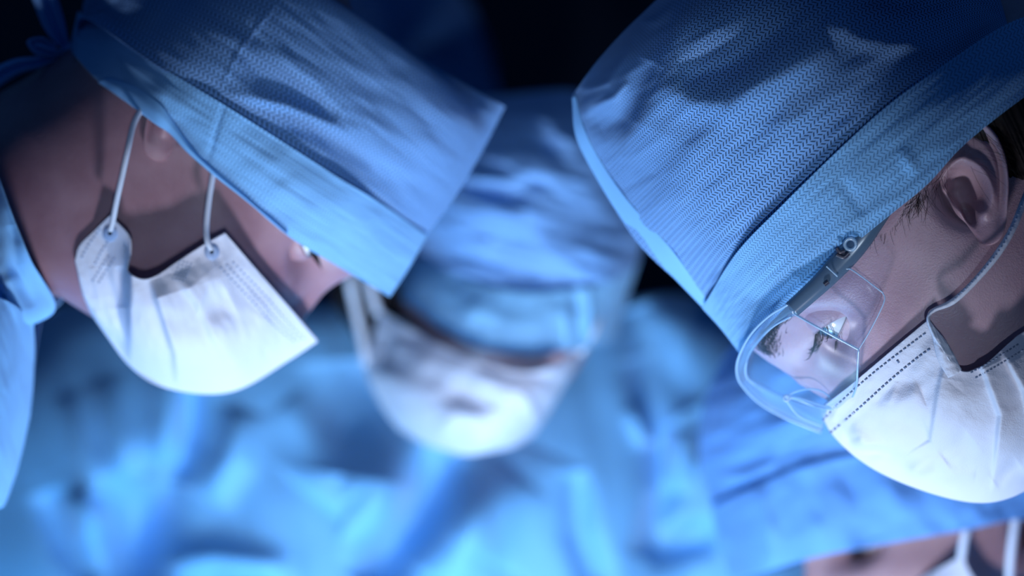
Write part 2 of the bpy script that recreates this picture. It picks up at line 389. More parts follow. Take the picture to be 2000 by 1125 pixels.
# ------------------------------------------------------------------ people: canonical head and neck, cm
def head_mesh(neck=(0, 0), chin=0, nose=.6, cran=(.85, .12, .12), throat=0, nape=0, earc=(-.5, 0)):
    T = [(-22, 5, -10, 9.5), (-19, 4, -9.5, 7.5), (-16, 3.2, -8.8, 6.4), (-13, 3.4, -7.9, 5.9), (-11, 3.8, -7.2, 5.8), (-9.7, 5.0, -6.8, 5.7), (-8.9, 6.3, -6.8, 5.6), (-7.6, 7.4, -7.0, 5.8),
         (-6, 8.6, -7.3, 6.2), (-4, 9.3, -8.0, 6.6), (-2.4, 9.4, -8.8, 6.9), (-1, 9.5, -9.3, 7.15), (.4, 9.6, -9.8, 7.3), (2.1, 10.05, -10.1, 7.5), (4, 9.9, -10.3, 7.6),
         (6, 9.5, -10.2, 7.6), (8.5, 8.6, -9.6, 7.1), (10.5, 7.0, -8.4, 6.0), (12, 4.9, -6.6, 4.5), (13, 2.6, -4.2, 2.6), (13.4, 0.2, -1.4, .2)]
    T = np.array(T, float); n = 190; tt = np.linspace(0, len(T)-1, n)
    P = crs(T, n); t, sf, sb, w = P.T; w = np.maximum(w, .05)
    sb = sb+nape*np.interp(t, [-12, -5.5, -2, 0, 1.5], [.15, .36, .86, 1, 0])
    sf = sf-throat*np.clip((-7.4-t)/1.6, 0, 1)
    up = np.clip(t-3, 0, 20); sm_ = np.clip((t-2)/2.5, 0, 1)
    t = np.where(t > 3, 3+up*cran[0], t); sf = np.where(up > 0, np.maximum(sf-up*cran[1], .1), sf); w = w*(1-cran[2]*sm_)   # hair pressed flat under the cap
    m = 240; ph = np.linspace(0, 2*math.pi, m, endpoint=False)
    c, s_ = np.cos(ph), np.sin(ph); e = (2/(2.25-.45*np.clip((t-1.5)/2.5, 0, 1)))[:, None]
    cx = np.sign(c)[None]*np.abs(c)[None]**e; sy = np.sign(s_)[None]*np.abs(s_)[None]**e
    mid = (0.0*t)[:, None]
    A = np.where(cx > 0, cx*sf[:, None], cx*(-sb[:, None]))
    Yy = sy*w[:, None]; B = np.repeat(t[:, None], m, 1)
    fr = np.clip(A/9, 0, 1)**1.5
    def g(y0, t0, ry, rt): return np.exp(-((Yy-y0)/ry)**2-((B-t0)/rt)**2)
    # nose
    hn = np.interp(B, [-4.3, -3.7, -3.0, -2.2, -1, .3, 1.5, 2.4], [0, 1.1*nose, 2.3*nose, 2.0*nose, 1.25*nose, .4, .15, 0])
    wn = np.interp(B, [-4, -3, -1, .5, 2], [1.15, 1.0, .7, .75, 1.0])
    A = A + (A > 0)*hn*np.exp(-(np.abs(Yy)/wn)**2.4)
    for sg in (-1, 1):
        A = A + (A > 0)*.55*g(sg*1.35, -3.2, .5, .7)
        A = A - (A > 0)*2.25*g(sg*3.3, 1.0, 1.65, 1.15)
        A = A + (A > 0)*.30*g(sg*3.0, 2.7, 2.2, .7)
        Yy = Yy + sg*.35*np.exp(-((A-5.5)/2.6)**2-((B+1.8)/1.5)**2)*(np.sign(Yy) == sg)
        Yy = Yy - sg*.30*np.exp(-((A-5.5)/2.2)**2-((B-3.0)/2.2)**2)*(np.sign(Yy) == sg)
    A = A + (A > 0)*(.5*g(0, -5.6, 1.9, .35)+.5*g(0, -6.7, 1.6, .4)-.25*g(0, -7.5, 1.8, .4)+.5*g(0, -8.6, 1.6, .8)*(1+chin))
    dent = 1.7*np.exp(-(((A-earc[0])/1.0)**2+((B-earc[1])/1.1)**2)**1.5)*(np.abs(Yy) > 4); Yy = Yy-np.sign(Yy)*dent     # bowl of the ear
    # neck leans with the body
    k = np.clip(-(B+6.5), 0, 20)
    A = A + neck[0]*k**1.25*.1; Yy = Yy + neck[1]*k*.1
    # neck tendon
    return A, B, Yy, n, m

def lids(bag, fr, cen, r, look, near=1, spread=1.0, open_=(12, -14)):
    """upper and lower eyelid shells over one eyeball (head cm), same skin as the face"""
    for up in (1, 0):
        n, m = 22, 44; az = np.radians(np.linspace(-88, 88, m)); V = []
        for i in range(n):
            for a in az:
                q = max(0, math.cos(a*1.02))**.7
                edge = math.radians(look + (open_[0] if up else open_[1])*q)
                far = math.radians(75 if up else -78)
                el = edge + (far-edge)*(i/(n-1))
                rr = r*(1.075 + (.05 if i == 0 else 0.0) + .06*math.sin(i/(n-1)*math.pi)) - (.10 if i == 0 else 0)
                if i == n-1: rr *= .95
                crease = -.05*math.exp(-((i/(n-1)-.55)/.08)**2) if up else 0
                rr += crease
                V.append((cen[0]+rr*math.cos(el)*math.cos(a), cen[1]+rr*math.sin(el), cen[2]+rr*1.12*math.cos(el)*math.sin(a)))
        V = np.array(V); W_ = fr.head(V[:, 0], V[:, 1], V[:, 2]); bag.add(W_, gfaces(n, m))

def ear_mesh(fr, scale=.86, sy=1, base=(0, 0, 7.0), tilt=26, flare=22, squash=0):
    n, m = 44, 96
    outl = np.array([(-.35, 2.1), (.3, 3.3), (1.3, 3.75), (2.3, 3.35), (2.85, 2.3), (2.9, 1.1), (2.6, -.1), (2.15, -1.1), (1.75, -1.9), (1.15, -2.6), (.45, -2.65), (-.05, -2.1), (-.3, -1.2), (-.55, -.3), (-.75, .6), (-.7, 1.4)])
    c0 = np.array((.9, .5)); O = crs(np.vstack([outl, outl[:1]]), m+1)[:m]
    V = []
    for i in range(n):
        q = i/(n-1)*1.16
        for j in range(m):
            o = O[j]-c0; rho = min(q, 1.0)
            p = c0+o*rho
            if q > 1: p = c0+o*(1-(q-1)*1.1)
            x, y = p; th = math.atan2(o[1], o[0])
            back = 1/(1+math.exp(-(x-.2)*4))            # helix lives on the back and top
            top = 1/(1+math.exp(-(y-1.7)*4)); hx = max(back*(1/(1+math.exp(-(y+1.3)*3))), top)
            z = .25 + .10*x
            z += .42*hx*math.exp(-((rho-.95)/.085)**2)
            z -= .22*hx*math.exp(-((rho-.80)/.07)**2)
            # antihelix, a curved ridge with two crura
            ahx = math.exp(-((math.hypot((x-.55)/1.15, (y-.25)/1.55)-1)/.20)**2)*(1/(1+math.exp(-(x-.6)*5)))
            z += .42*ahx*(1/(1+math.exp(-(y+1.0)*4)))
            z += .30*math.exp(-((y-1.75-.25*(x-.4))/.22)**2-((x-.3)/.8)**2)
            z -= (.25 if squash else 1.5)*math.exp(-(math.hypot((x-.5)/.78, (y-.30)/1.05))**4)
            z -= (.1 if squash else .9)*math.exp(-(math.hypot((x-.25)/.30, (y+.80)/.55))**4)
            z += .45*math.exp(-(math.hypot((x+.28)/.30, (y+.45)/.55))**2)
            z += .28*math.exp(-(math.hypot((x-.85)/.35, (y+1.15)/.35))**2)
            z += .22*math.exp(-(math.hypot((x+.1)/.7, (y-.75)/.16))**2)
            z += .18*math.exp(-(math.hypot((x-.8)/.7, (y+2.0)/.5))**2)
            if x < .2: z -= .9*min(1, max(0, (rho-.78)/.22))**2*min(1, (.2-x)/.3)
            if q > 1: z = z - (q-1)*7.5
            V.append((x*scale, y*scale, z*scale))
    V = np.array(V)
    if squash:      # upper ear folded down under the cap
        V[:, 1] = np.where(V[:, 1] > .7, .7+(V[:, 1]-.7)*squash, V[:, 1]); V[:, 0] = np.where(V[:, 0] > 1.2, 1.2+(V[:, 0]-1.2)*.6, V[:, 0])
    t = math.radians(tilt); f = math.radians(flare)
    x, y, z = V.T
    x, z = x*math.cos(f)-z*math.sin(f)*0, z + x*math.sin(f)
    x2, y2 = x*math.cos(t)+y*math.sin(t), -x*math.sin(t)+y*math.cos(t)
    P = fr.head(base[0]-x2, base[1]+y2, sy*(base[2]+z))
    F = gfaces(n, m, wrapc=True)
    if sy < 0: F = F[:, ::-1]
    return P, F

def eye(parent, fr, cen, r, gaze_el, gaze_az=0, name='eye'):
    n, m = 24, 36; V = []; 
    d = np.array((math.cos(math.radians(gaze_el))*math.cos(math.radians(gaze_az)), math.sin(math.radians(gaze_el)), math.cos(math.radians(gaze_el))*math.sin(math.radians(gaze_az))))
    a_ = np.cross(d, (0, 1, 0.01)); a_ /= np.linalg.norm(a_); b_ = np.cross(a_, d)
    def ball(rad, ang0, ang1, bulge=0):
        V = []
        for i in range(n):
            t = math.radians(ang0+(ang1-ang0)*i/(n-1))
            R_ = rad + bulge*math.cos(min(t/math.radians(max(ang1, 1)), 1)*math.pi/2)
            for j in range(m):
                p = 2*math.pi*j/m
                q = np.array(cen)+R_*(math.cos(t)*d+math.sin(t)*(math.cos(p)*a_+math.sin(p)*b_)); V.append(q)
        V = np.array(V); return fr.head(V[:, 0], V[:, 1], V[:, 2]), gfaces(n, m, wrapc=True)
    e = mesh_obj(name, *ball(r, 0, 178), M['white'], parent)
    mesh_obj('iris', *ball(r+.012, 8, 29), M['iris'], e); mesh_obj('pupil', *ball(r+.02, 0, 11), M['pupil'], e)
    return e

def person(name, label, fr):
    o = bpy.data.objects.new(name, None); COL.objects.link(o); o.empty_display_size = .1
    o.location = (fr.O.x, fr.O.y, 0); return tag(o, label, 'person')

def body(parent, fr, mat, neck=(0, 0), eyes=(), ears=(1, -1), ear_scale=.86, look=-22, open_=(12, -14), ear_base=(0, 0, 7.0), chin=0, flare=22, nose=.6, cran=(.85, .12, .12), throat=0, nape=0, squash=0):
    A, B, Y, n, m = head_mesh(neck=neck, chin=chin, nose=nose, cran=cran, throat=throat, nape=nape, earc=(ear_base[0]-.5, ear_base[1]))
    fr.face = (A, B, Y)
    bag = Bag(); P = fr.head(A.ravel(), B.ravel(), Y.ravel()); fr.height_map(P)
    F = gfaces(n, m, wrapc=True); bag.add(P, F)
    for s in ears:
        bag.add(*ear_mesh(fr, ear_scale, s, (ear_base[0], ear_base[1], ear_base[2]), flare=flare, squash=squash))
    for s in (1, -1):
        lids(bag, fr, (*EYE, 3.2*s), 1.2, look, open_=open_)
    return bag.build('head_and_neck', mat, parent)

def hairs(bag, fr, n, fn, r=.012, seg=3, k=8):
    """strand tubes; fn(i) -> list of world points"""
    for i in range(n):
        p = fn(i)
        if p is None: continue
        rr = [r*fr.cm]*(len(p)-1)+[r*fr.cm*.2]
        bag.add(*tube(None, p, rr, None, None, seg=seg, n=k))

# =================================================================== C: the woman with the goggles
FC = Frame((1885, 415), 1.005, 47, 48, -1, yaw=8)
C = person('person', 'person in clear safety goggles and embossed blue cap leaning in from the right', FC)
body(C, FC, M['skin_w'], neck=(-1.5, 0), look=-24, open_=(22, -16), ear_base=(.8, .5, 7.0), ear_scale=.78, nose=.12)
for s in (1, -1): eye(C, FC, (*EYE, 3.2*s), 1.2, -22, 14*s)
# lashes, brow
for s in (1, -1):
    lash = Bag()
    def up(i, s=s):
        a = math.radians(-58+116*i/44+random.uniform(-2, 2)); q = math.cos(a)**.7; el = math.radians(-24+22*q); r = 1.33
        base = np.array((EYE[0]+r*math.cos(el)*math.cos(a), EYE[1]+r*math.sin(el), 3.2*s+r*1.12*math.cos(el)*math.sin(a)))
        o = np.array((math.cos(a)*1.0+random.uniform(-.15, .15), -.45+random.uniform(-.15, .15), math.sin(a)*.9)); L_ = random.uniform(.6, .95)
        pts = [base, base+o*L_*.4+np.array((0, -.12, 0)), base+o*L_*.8+np.array((0, -.10, 0)), base+o*L_+np.array((0, .05, 0))]
        return [FC.head(*p) for p in pts]
    hairs(lash, FC, 45, up, r=.013)
    def lo(i, s=s):
        a = math.radians(-55+110*i/26+random.uniform(-2, 2)); q = math.cos(a)**.7; el = math.radians(-24-16*q); r = 1.32
        base = np.array((EYE[0]+r*math.cos(el)*math.cos(a), EYE[1]+r*math.sin(el), 3.2*s+r*1.12*math.cos(el)*math.sin(a)))
        o = np.array((math.cos(a), -.8, math.sin(a))); L_ = random.uniform(.25, .4)
        return [FC.head(*p) for p in (base, base+o*L_*.5, base+o*L_)]
    hairs(lash, FC, 27, lo, r=.009)
    tag(lash.build('eyelashes', M['hair'], C), 'dark lashes')
def face_s(fr, b, y):
    """front surface of the bare head at height b, lateral y"""
    A, B, Y = fr.face; d = (B-b)**2+(Y-y)**2+(A < 2)*100; return float(A.ravel()[np.argmin(d)])
for s in (1, -1):
    brow = Bag()
    def br(i, s=s):
        u = random.random(); y = 1.0+u*3.7; b = 1.95+.75*math.sin(u*2.2)+random.gauss(0, .22)*(1-.55*u); p = []
        for k in (0, 1, 2):
            y2 = y+.42*k*(.6+.4*u)+random.uniform(-.05, .05); b2 = b+.16*k*(1-1.7*u)+random.uniform(-.05, .05); p.append((face_s(FC, b2, s*y2)+.02+.06*k, b2, s*y2))
        return [FC.head(*q) for q in p]
    hairs(brow, FC, 620, br, r=.0105)
    tag(brow.build('eyebrow', M['hair'], C), 'dark eyebrow')

# hair behind the ear and the loose sideburn strands
hb = Surf(FC, [[(1790, 235, 7.6), (1840, 262, 7.4), (1880, 292, 6.8), (1905, 330, 6.2)],
               [(1880, 190, 8.2), (1920, 225, 8.2), (1950, 290, 7.7), (1965, 370, 6.4)],
               [(1980, 120, 7.8), (2010, 180, 8.2), (2020, 290, 8.0), (2000, 400, 5.8)],
               [(2090, 60, 6.2), (2120, 150, 6.6), (2120, 300, 6.4), (2080, 450, 4.8)],
               [(2190, 40, 0), (2230, 150, 0), (2230, 320, 0), (2190, 500, 0)]], 170, 240, [wrinkle(.07, 200, 8, 68, 3), wrinkle(.03, 140, 3.5, 66, 4)])
hair = hb.build('hair', M['hair'], C, solid=.001)
tag(hair, 'dark brown hair pinned under the cap')
st = Bag()
def side(i):
    if i < 170:
        x = random.uniform(1700, 1800); y = np.interp(x, [1700, 1800], [447, 372])-12+random.uniform(0, 34)
        ang = math.radians(random.uniform(75, 150)); L_ = random.uniform(18, 50); cv = random.uniform(-.9, .9)
    elif i < 215:
        x = random.uniform(1790, 1850); y = np.interp(x, [1790, 1850], [385, 330])+random.uniform(-10, 14); ang = math.radians(random.uniform(60, 125)); L_ = random.uniform(20, 75); cv = random.uniform(-1.4, 1.4)
    else:
        x = random.uniform(1890, 1990); y = random.uniform(225, 330); ang = math.radians(random.uniform(10, 70)); L_ = random.uniform(40, 110); cv = random.uniform(-.4, .4)
    p = []
    for k in range(5):
        h = 7.62 if i < 215 else 8.25
        h = h-.0035*max(0, 1800-x) if i < 215 else h
        p.append(FC.w(x, y, h+.06*math.sin(k))); x += math.cos(ang)*L_/4; y += math.sin(ang)*L_/4; ang += cv/4
    return p
hairs(st, FC, 262, side, r=.0055)
tag(st.build('loose_hair', M['hair'], C), 'fine loose strands before and behind the ear')

# cap
ZC = [[(1372, 592, 0), (1440, 495, 5.0), (1560, 372, 7.7), (1700, 235, 8.7), (1830, 137, 8.0), (1920, 78, 6.5), (1968, 48, 5)],
      [(1250, 480, 0), (1340, 392, 5.6), (1470, 280, 8.4), (1610, 160, 9.3), (1760, 70, 8.4), (1880, 22, 6), (1958, 12, 3.5)],
      [(1180, 370, 0), (1270, 282, 5.2), (1390, 170, 8.2), (1530, 60, 9), (1690, -20, 8), (1830, -50, 5), (1940, -40, 2)],
      [(1126, 265, 0), (1200, 180, 3.9), (1310, 70, 6.3), (1450, -30, 7), (1610, -90, 6), (1760, -110, 4), (1900, -110, 0)],
      [(1118, 185, 0), (1172, 112, .6), (1252, 28, .6), (1370, -70, .6), (1550, -130, 0), (1720, -150, 0), (1860, -150, 0)]]
capC_d = [ridge([(1282, 162), (1345, 196), (1420, 206), (1520, 140), (1620, 80)], 34, .75), ridge([(1330, 150), (1430, 120), (1560, 40)], 34, -1.0),
          ridge([(1610, 38), (1700, 75), (1850, 90)], 26, .45), ridge([(1660, 20), (1760, 40), (1880, 30)], 30, -.6),
          pleat([(1350, -40), (1305, 70), (1262, 180), (1205, 310)], .9, 7, 120, -1), ridge([(1150, 250), (1215, 230), (1270, 120)], 30, -.7),
          ridge([(1250, 45), (1285, 40), (1310, 15)], 9, .25), ridge([(1135, 178), (1185, 160), (1235, 90)], 9, .22), ridge([(1160, 210), (1200, 190), (1225, 160)], 8, .15),
          ridge([(1530, 330), (1640, 200), (1700, 110)], 16, .16), ridge([(1590, 280), (1700, 150)], 14, -.14), ridge([(1480, 330), (1560, 210)], 20, .12),
          wrinkle(.22, 260, 60, -45, 1), wrinkle(.05, 90, 24, -30, 5)]
def edgef(U, V): return np.clip(U/.06, 0, 1)*np.clip((1-V)/.04, .0, 1)
sC = Surf(FC, ZC, 300, 300, capC_d, dfade=lambda U, V: np.clip(U/.08, 0, 1), clear=0.25)
capC = sC.build('surgical_cap', M['cap_sharp'], C)
tag(capC, 'pale blue embossed disposable cap with folded band')
BC = [[(1446, 693, .6), (1535, 599, 5.8), (1640, 501, 7.9), (1713, 440, 8.5), (1810, 361, 8.7), (1885, 281, 8.8), (2000, 190, 8.4), (2110, 120, 6.5)],
      [(1408, 643, .5), (1487, 545, 5.9), (1590, 442, 8.2), (1672, 365, 8.9), (1770, 286, 9.2), (1855, 214, 9.1), (1988, 122, 8.4), (2096, 70, 6.4)],
      [(1371, 602, .4), (1438, 494, 5.7), (1530, 398, 8.2), (1625, 305, 9.1), (1728, 210, 9.2), (1828, 137, 8.6), (1968, 46, 7.0), (2080, 12, 5.5)]]
bandC_d = [wrinkle(.05, 60, 110, 45, 2), ridge([(1640, 350), (1690, 420)], 12, -.14), ridge([(1760, 290), (1790, 340)], 14, .14), ridge([(1520, 540), (1640, 450), (1760, 380)], 12, .08), wrinkle(.03, 120, 16, -40, 8)]
sB = Surf(FC, BC, 110, 320, bandC_d, clear=0.45)
bC = sB.build('cap_band', M['cap_band'], capC); tag(bC, 'lighter folded band of the cap')
# hem strip down the front of the crown
inner = [(1124, 186), (1140, 250), (1167, 305), (1219, 383), (1299, 473), (1352, 545), (1390, 600)]
outer = [(1117, 190), (1124, 265), (1160, 340), (1212, 425), (1262, 487), (1318, 545), (1374, 603)]
hs = [[sx+(1.0,) for sx in outer], [((a[0]+b[0])/2, (a[1]+b[1])/2, 1.55) for a, b in zip(outer, inner)], [(x, y, float(0)) for x, y in inner]]
def hat(s, x, y):
    d = (s.X-x)**2+(s.Y-y)**2; return float(s.h.ravel()[np.argmin(d)])
hs = [[(x, y, .08) for x, y in outer], [((a[0]+b[0])/2, (a[1]+b[1])/2, hat(sC, (a[0]+b[0])/2, (a[1]+b[1])/2)+.15) for a, b in zip(outer, inner)], [(x, y, hat(sC, x, y)+.1) for x, y in inner]]
Surf(FC, hs, 14, 160).build('hem_strip', M['cap_hem'], capC)

# mask
MC = [[(1600, 800, .2), (1668, 746, 4.3), (1740, 685, 6.4), (1813, 624, 7.6)],
      [(1628, 852, 0), (1710, 790, 4.9), (1785, 726, 6.9), (1850, 672, 7.9)],
      [(1700, 913, 0), (1775, 838, 5.0), (1835, 776, 7.0), (1877, 724, 7.7)],
      [(1800, 958, 0), (1850, 870, 5.2), (1890, 790, 7.1), (1922, 712, 7.5)],
      [(1900, 982, 0), (1935, 880, 5.2), (1965, 780, 7.0), (1990, 655, 7.5)],
      [(1975, 972, 0), (2010, 870, 4.8), (2050, 760, 6.4), (2080, 610, 7.0)],
      [(2060, 925, 0), (2095, 840, 3.5), (2135, 740, 5), (2160, 620, 5.5)]]
maskC_d = [pleat([(1845, 700), (1830, 765), (1816, 860), (1752, 900)], .42, 2.0, 60, -1), pleat([(1905, 700), (1925, 740), (1951, 812), (1935, 970)], .6, 2.0, 70, -1), pleat([(1950, 680), (1998, 764), (2030, 900)], .55, 2.0, 70, -1),
           ridge([(1645, 872), (1740, 874), (1815, 846)], 24, -.8), ridge([(1650, 842), (1730, 800), (1800, 770)], 30, .5), ridge([(1781, 923), (1826, 897), (1866, 925), (1905, 930)], 13, .3), ridge([(1845, 900), (1900, 860)], 24, -.4),
           ridge([(1735, 790), (1752, 745)], 7, .10), ridge([(1870, 760), (1800, 850)], 30, .12), ridge([(1940, 940), (1990, 905)], 14, -.4), wrinkle(.08, 80, 40, -60, 4, 2), wrinkle(.012, 24, 12, 30, 9)]
sM = Surf(FC, MC, 260, 150, maskC_d, dfade=lambda U, V: np.clip(U/.10, 0, 1), clear=0.5)
mC = sM.build('face_mask', M['mask'], C); tag(mC, 'white pleated surgical mask, sharp in front')
bg = dashes(sM, [(1606, 822), (1640, 786), (1700, 733), (1760, 686), (1808, 650)], 6.2, 3.4, 3.6)
bg = dashes(sM, [(1621, 846), (1680, 795), (1740, 741), (1790, 700), (1822, 677)], 6.2, 3.4, 4.2, bag=bg)
dashes(sM, [(1752, 703), (1757, 711)], 7, 2, 4, bag=bg)
bs = dashes(sM, [(1836, 664), (1858, 694), (1872, 714)], 4, 3, 3, bag=bg); dashes(sM, [(1827, 672), (1850, 704), (1862, 726)], 4, 3, 3, bag=bs)
bs.build('weld_marks', M['weld'], mC); bs = dashes(sM, [(1896, 728), (1935, 706), (1995, 668)], 5, 3, 3, bag=bg); dashes(sM, [(1905, 738), (1945, 716), (2000, 682)], 5, 3, 3, bag=bs); bs.build('weld_marks', M['weld'], mC)
tag(bg.build('weld_marks', M['weld'], mC), 'grey blue dashed seam marks')
# folded binding at the side edge with the loop
Surf(FC, [[(1812, 620, 7.9), (1838, 655, 8.1), (1862, 690, 8.05), (1878, 722, 7.9)], [(1826, 640, 8.15), (1834, 668, 8.3), (1846, 700, 8.2), (1866, 732, 8.0)], [(1815, 632, 7.95), (1822, 664, 8.05), (1832, 704, 8.0), (1852, 738, 7.9)]], 12, 40, [wrinkle(.05, 14, 9, 30, 2)]).build('side_binding', M['mask'], mC, mirror=False)
lp = [(2022, 340, 7.6), (2000, 392, 8.0), (1978, 446, 8.35), (1948, 496, 8.4), (1905, 548, 8.25), (1862, 588, 8.15), (1824, 606, 8.1), (1813, 622, 8.15), (1822, 650, 8.2), (1840, 680, 8.25), (1856, 706, 8.1)]
G = []
for i, (x, y, h) in enumerate(lp):
    a = np.array(lp[min(i+1, len(lp)-1)][:2])-np.array(lp[max(i-1, 0)][:2]); a = a/np.linalg.norm(a); nn = np.array((-a[1], a[0]))
    w = [7, 7, 7, 7, 6, 6, 4, 3.5, 4, 4, 3][i]
    G.append([(x-nn[0]*w, y-nn[1]*w, h-.05), (x, y, h+.06), (x+nn[0]*w, y+nn[1]*w, h-.05)])
sl = Surf(FC, G, 140, 9, [wrinkle(.02, 8, 5, 30, 2)]); lo_ = sl.build('ear_loop', M['loop'], mC, mirror=False, solid=.0009); tag(lo_, 'flat pale elastic ear loop with punched dots')
db = dashes(sl, [(1996, 400), (1976, 446), (1948, 494), (1905, 544), (1864, 584)], 3.5, 5.5, 3.2)
db.build('loop_dots', M['weld'], lo_)
# ------------------------------------------------------------------ goggles
lensG = [[(1551, 613, 7.4), (1560, 618, 7.5), (1615, 649, 7.4), (1668, 678, 7.1), (1677, 683, 7.0)],
         [(1532, 618, 7.0), (1545, 632, 7.2), (1605, 680, 7.1), (1668, 714, 6.7), (1677, 722, 6.6)],
         [(1500, 636, 5.8), (1515, 652, 6.2), (1590, 715, 6.3), (1662, 752, 5.8), (1673, 757, 5.6)],
         [(1472, 668, 4.0), (1490, 688, 4.6), (1570, 750, 5.0), (1650, 782, 4.5), (1661, 784, 4.2)],
         [(1458, 706, 1.5), (1474, 722, 2.4), (1550, 768, 3.4), (1630, 795, 3.4), (1640, 796, 3.0)],
         [(1457, 735, -.4), (1474, 748, .6), (1545, 785, 1.6), (1600, 798, 2.0), (1616, 799, 2.0)]]
gog = Surf(FC, lensG, 60, 60).build('safety_goggles', M['lens'], C, mirror=False, solid=.0012); tag(gog, 'clear wraparound safety goggles')
far = [[(1457, 735, -.4), (1500, 762, .4), (1560, 788, 1.4), (1616, 799, 2.0)], [(1452, 748, -1.6), (1495, 778, -1.2), (1550, 806, -.8), (1610, 822, -.4)], [(1453, 757, -2.6), (1490, 788, -2.6), (1542, 816, -2.6), (1606, 841, -2.6)]]
Surf(FC, far, 30, 40).build('nose_bridge', M['rim'], gog, mirror=False, solid=.0012)
shield = [[(1551, 613, 7.4), (1606, 562, 7.9), (1640, 531, 8.1), (1655, 525, 8.1)], [(1590, 634, 7.5), (1640, 596, 8.0), (1682, 560, 8.2), (1697, 551, 8.2)],
          [(1640, 662, 7.3), (1672, 630, 7.8), (1704, 590, 8.1), (1719, 572, 8.1)], [(1677, 683, 7.0), (1697, 648, 7.5), (1717, 606, 7.9), (1726, 588, 8.0)]]
Surf(FC, shield, 30, 30).build('side_shield', M['lens_side'], gog, mirror=False, solid=.001)
def ln(pts, r, name, mat, flat=1, n=80, par=None): return tube(name, [FC.w(*p) for p in pts], r, mat, par or gog, flat=flat, n=n)
ln([(1551, 613, 7.5), (1605, 644, 7.5), (1677, 683, 7.1)], .00042, 'lens_edge', M['edge'])
ln([(1677, 683, 7.1), (1675, 722, 6.6), (1672, 757, 5.7), (1660, 784, 4.3), (1641, 796, 3.1), (1616, 799, 2.1), (1591, 793, 1.7), (1556, 780, 1.7), (1538, 775, 1.6)], .00042, 'lens_edge', M['edge'])
ln([(1606, 562, 8.0), (1640, 531, 8.2), (1655, 525, 8.2), (1670, 531, 8.25), (1714, 564, 8.2), (1725, 574, 8.15), (1726, 592, 8.05), (1700, 645, 7.5), (1677, 683, 7.1)], .00026, 'shield_edge', M['edge'])
# wrap rim
def strip(cpts, wid, name, mat, nr=90, nc=9, bulge=.12, par=None, thick=.0022):
    G = []
    for i, (x, y, h) in enumerate(cpts):
        a = np.array(cpts[min(i+1, len(cpts)-1)][:2])-np.array(cpts[max(i-1, 0)][:2]); a = a/np.linalg.norm(a); nn = np.array((-a[1], a[0])); w = wid[i]/2
        G.append([(x-nn[0]*w, y-nn[1]*w, h-bulge), (x-nn[0]*w*.5, y-nn[1]*w*.5, h+bulge*.3), (x, y, h+bulge*.5), (x+nn[0]*w*.5, y+nn[1]*w*.5, h+bulge*.3), (x+nn[0]*w, y+nn[1]*w, h-bulge)])
    return Surf(FC, G, nr, nc).build(name, mat, par or gog, mirror=False, solid=thick)
strip([(1546, 603, 7.6), (1507, 629, 6.4), (1474, 664, 4.7), (1452, 702, 2.4), (1449, 732, .4), (1462, 753, -1), (1495, 783, -2), (1545, 812, -2.6), (1604, 838, -3)], [30, 22, 20, 18, 17, 17, 17, 15, 12], 'rim', M['rim'])
ln([(1545, 618, 7.5), (1511, 637, 6.3), (1484, 663, 4.8), (1462, 694, 2.8), (1457, 731, .6), (1475, 752, -.6), (1530, 785, -1.2), (1600, 822, -2)], .00045, 'rim_edge', M['edge'])
ln([(1540, 594, 7.6), (1500, 619, 6.4), (1465, 655, 4.7), (1442, 700, 2.4), (1440, 734, .4), (1455, 760, -1), (1487, 790, -2), (1540, 819, -2.6), (1604, 845, -3)], .0005, 'rim_edge', M['edge'])
# temple arm with hinge
tp = strip([(1760, 350, 8.0), (1700, 440, 8.25), (1672, 478, 8.3), (1640, 515, 8.25), (1600, 556, 8.1), (1546, 605, 7.7)], [40, 44, 46, 44, 38, 34], 'temple_arm', M['temple'])
tag(tp, 'smoky grey temple arm with round hinge pin')
a = [(1661+11*math.cos(t), 477+11*math.sin(t), 8.5) for t in np.linspace(0, 2*math.pi, 13)[:-1]]
tube('hinge_pin', [FC.w(*p) for p in a], .0007, M['edge'], tp, n=60, closed=True)
ln([(1634, 484, 8.5), (1640, 492, 8.5), (1650, 490, 8.5)], .0009, 'hinge_bracket', M['hinge'], par=tp)
ln([(1634, 497, 8.5), (1648, 502, 8.5), (1658, 494, 8.5)], .0009, 'hinge_bracket', M['hinge'], par=tp)
ln([(1614, 520, 8.45), (1636, 540, 8.3)], .0003, 'arm_step', M['edge'], par=tp)
ln([(1610, 556, 8.3), (1618, 550, 8.3)], .0009, 'shield_peg', M['hinge'])
# nose pad
ln([(1536, 776, 1.9), (1556, 764, 2.2), (1590, 760, 2.6), (1616, 771, 2.7), (1633, 791, 2.8)], .0004, 'nose_pad', M['edge'])
ln([(1536, 778, 1.8), (1560, 778, 1.9), (1600, 790, 2.2), (1626, 798, 2.5)], .0004, 'nose_pad', M['edge'])
ln([(1537, 784, 1.6), (1560, 812, .8), (1604, 832, -.5)], .0004, 'nose_pad', M['edge'])
tube('bridge_pin', [FC.w(1536+5*math.cos(t), 778+5*math.sin(t), 2.1) for t in np.linspace(0, 2*math.pi, 9)[:-1]], .0005, M['edge'], gog, n=40, closed=True)

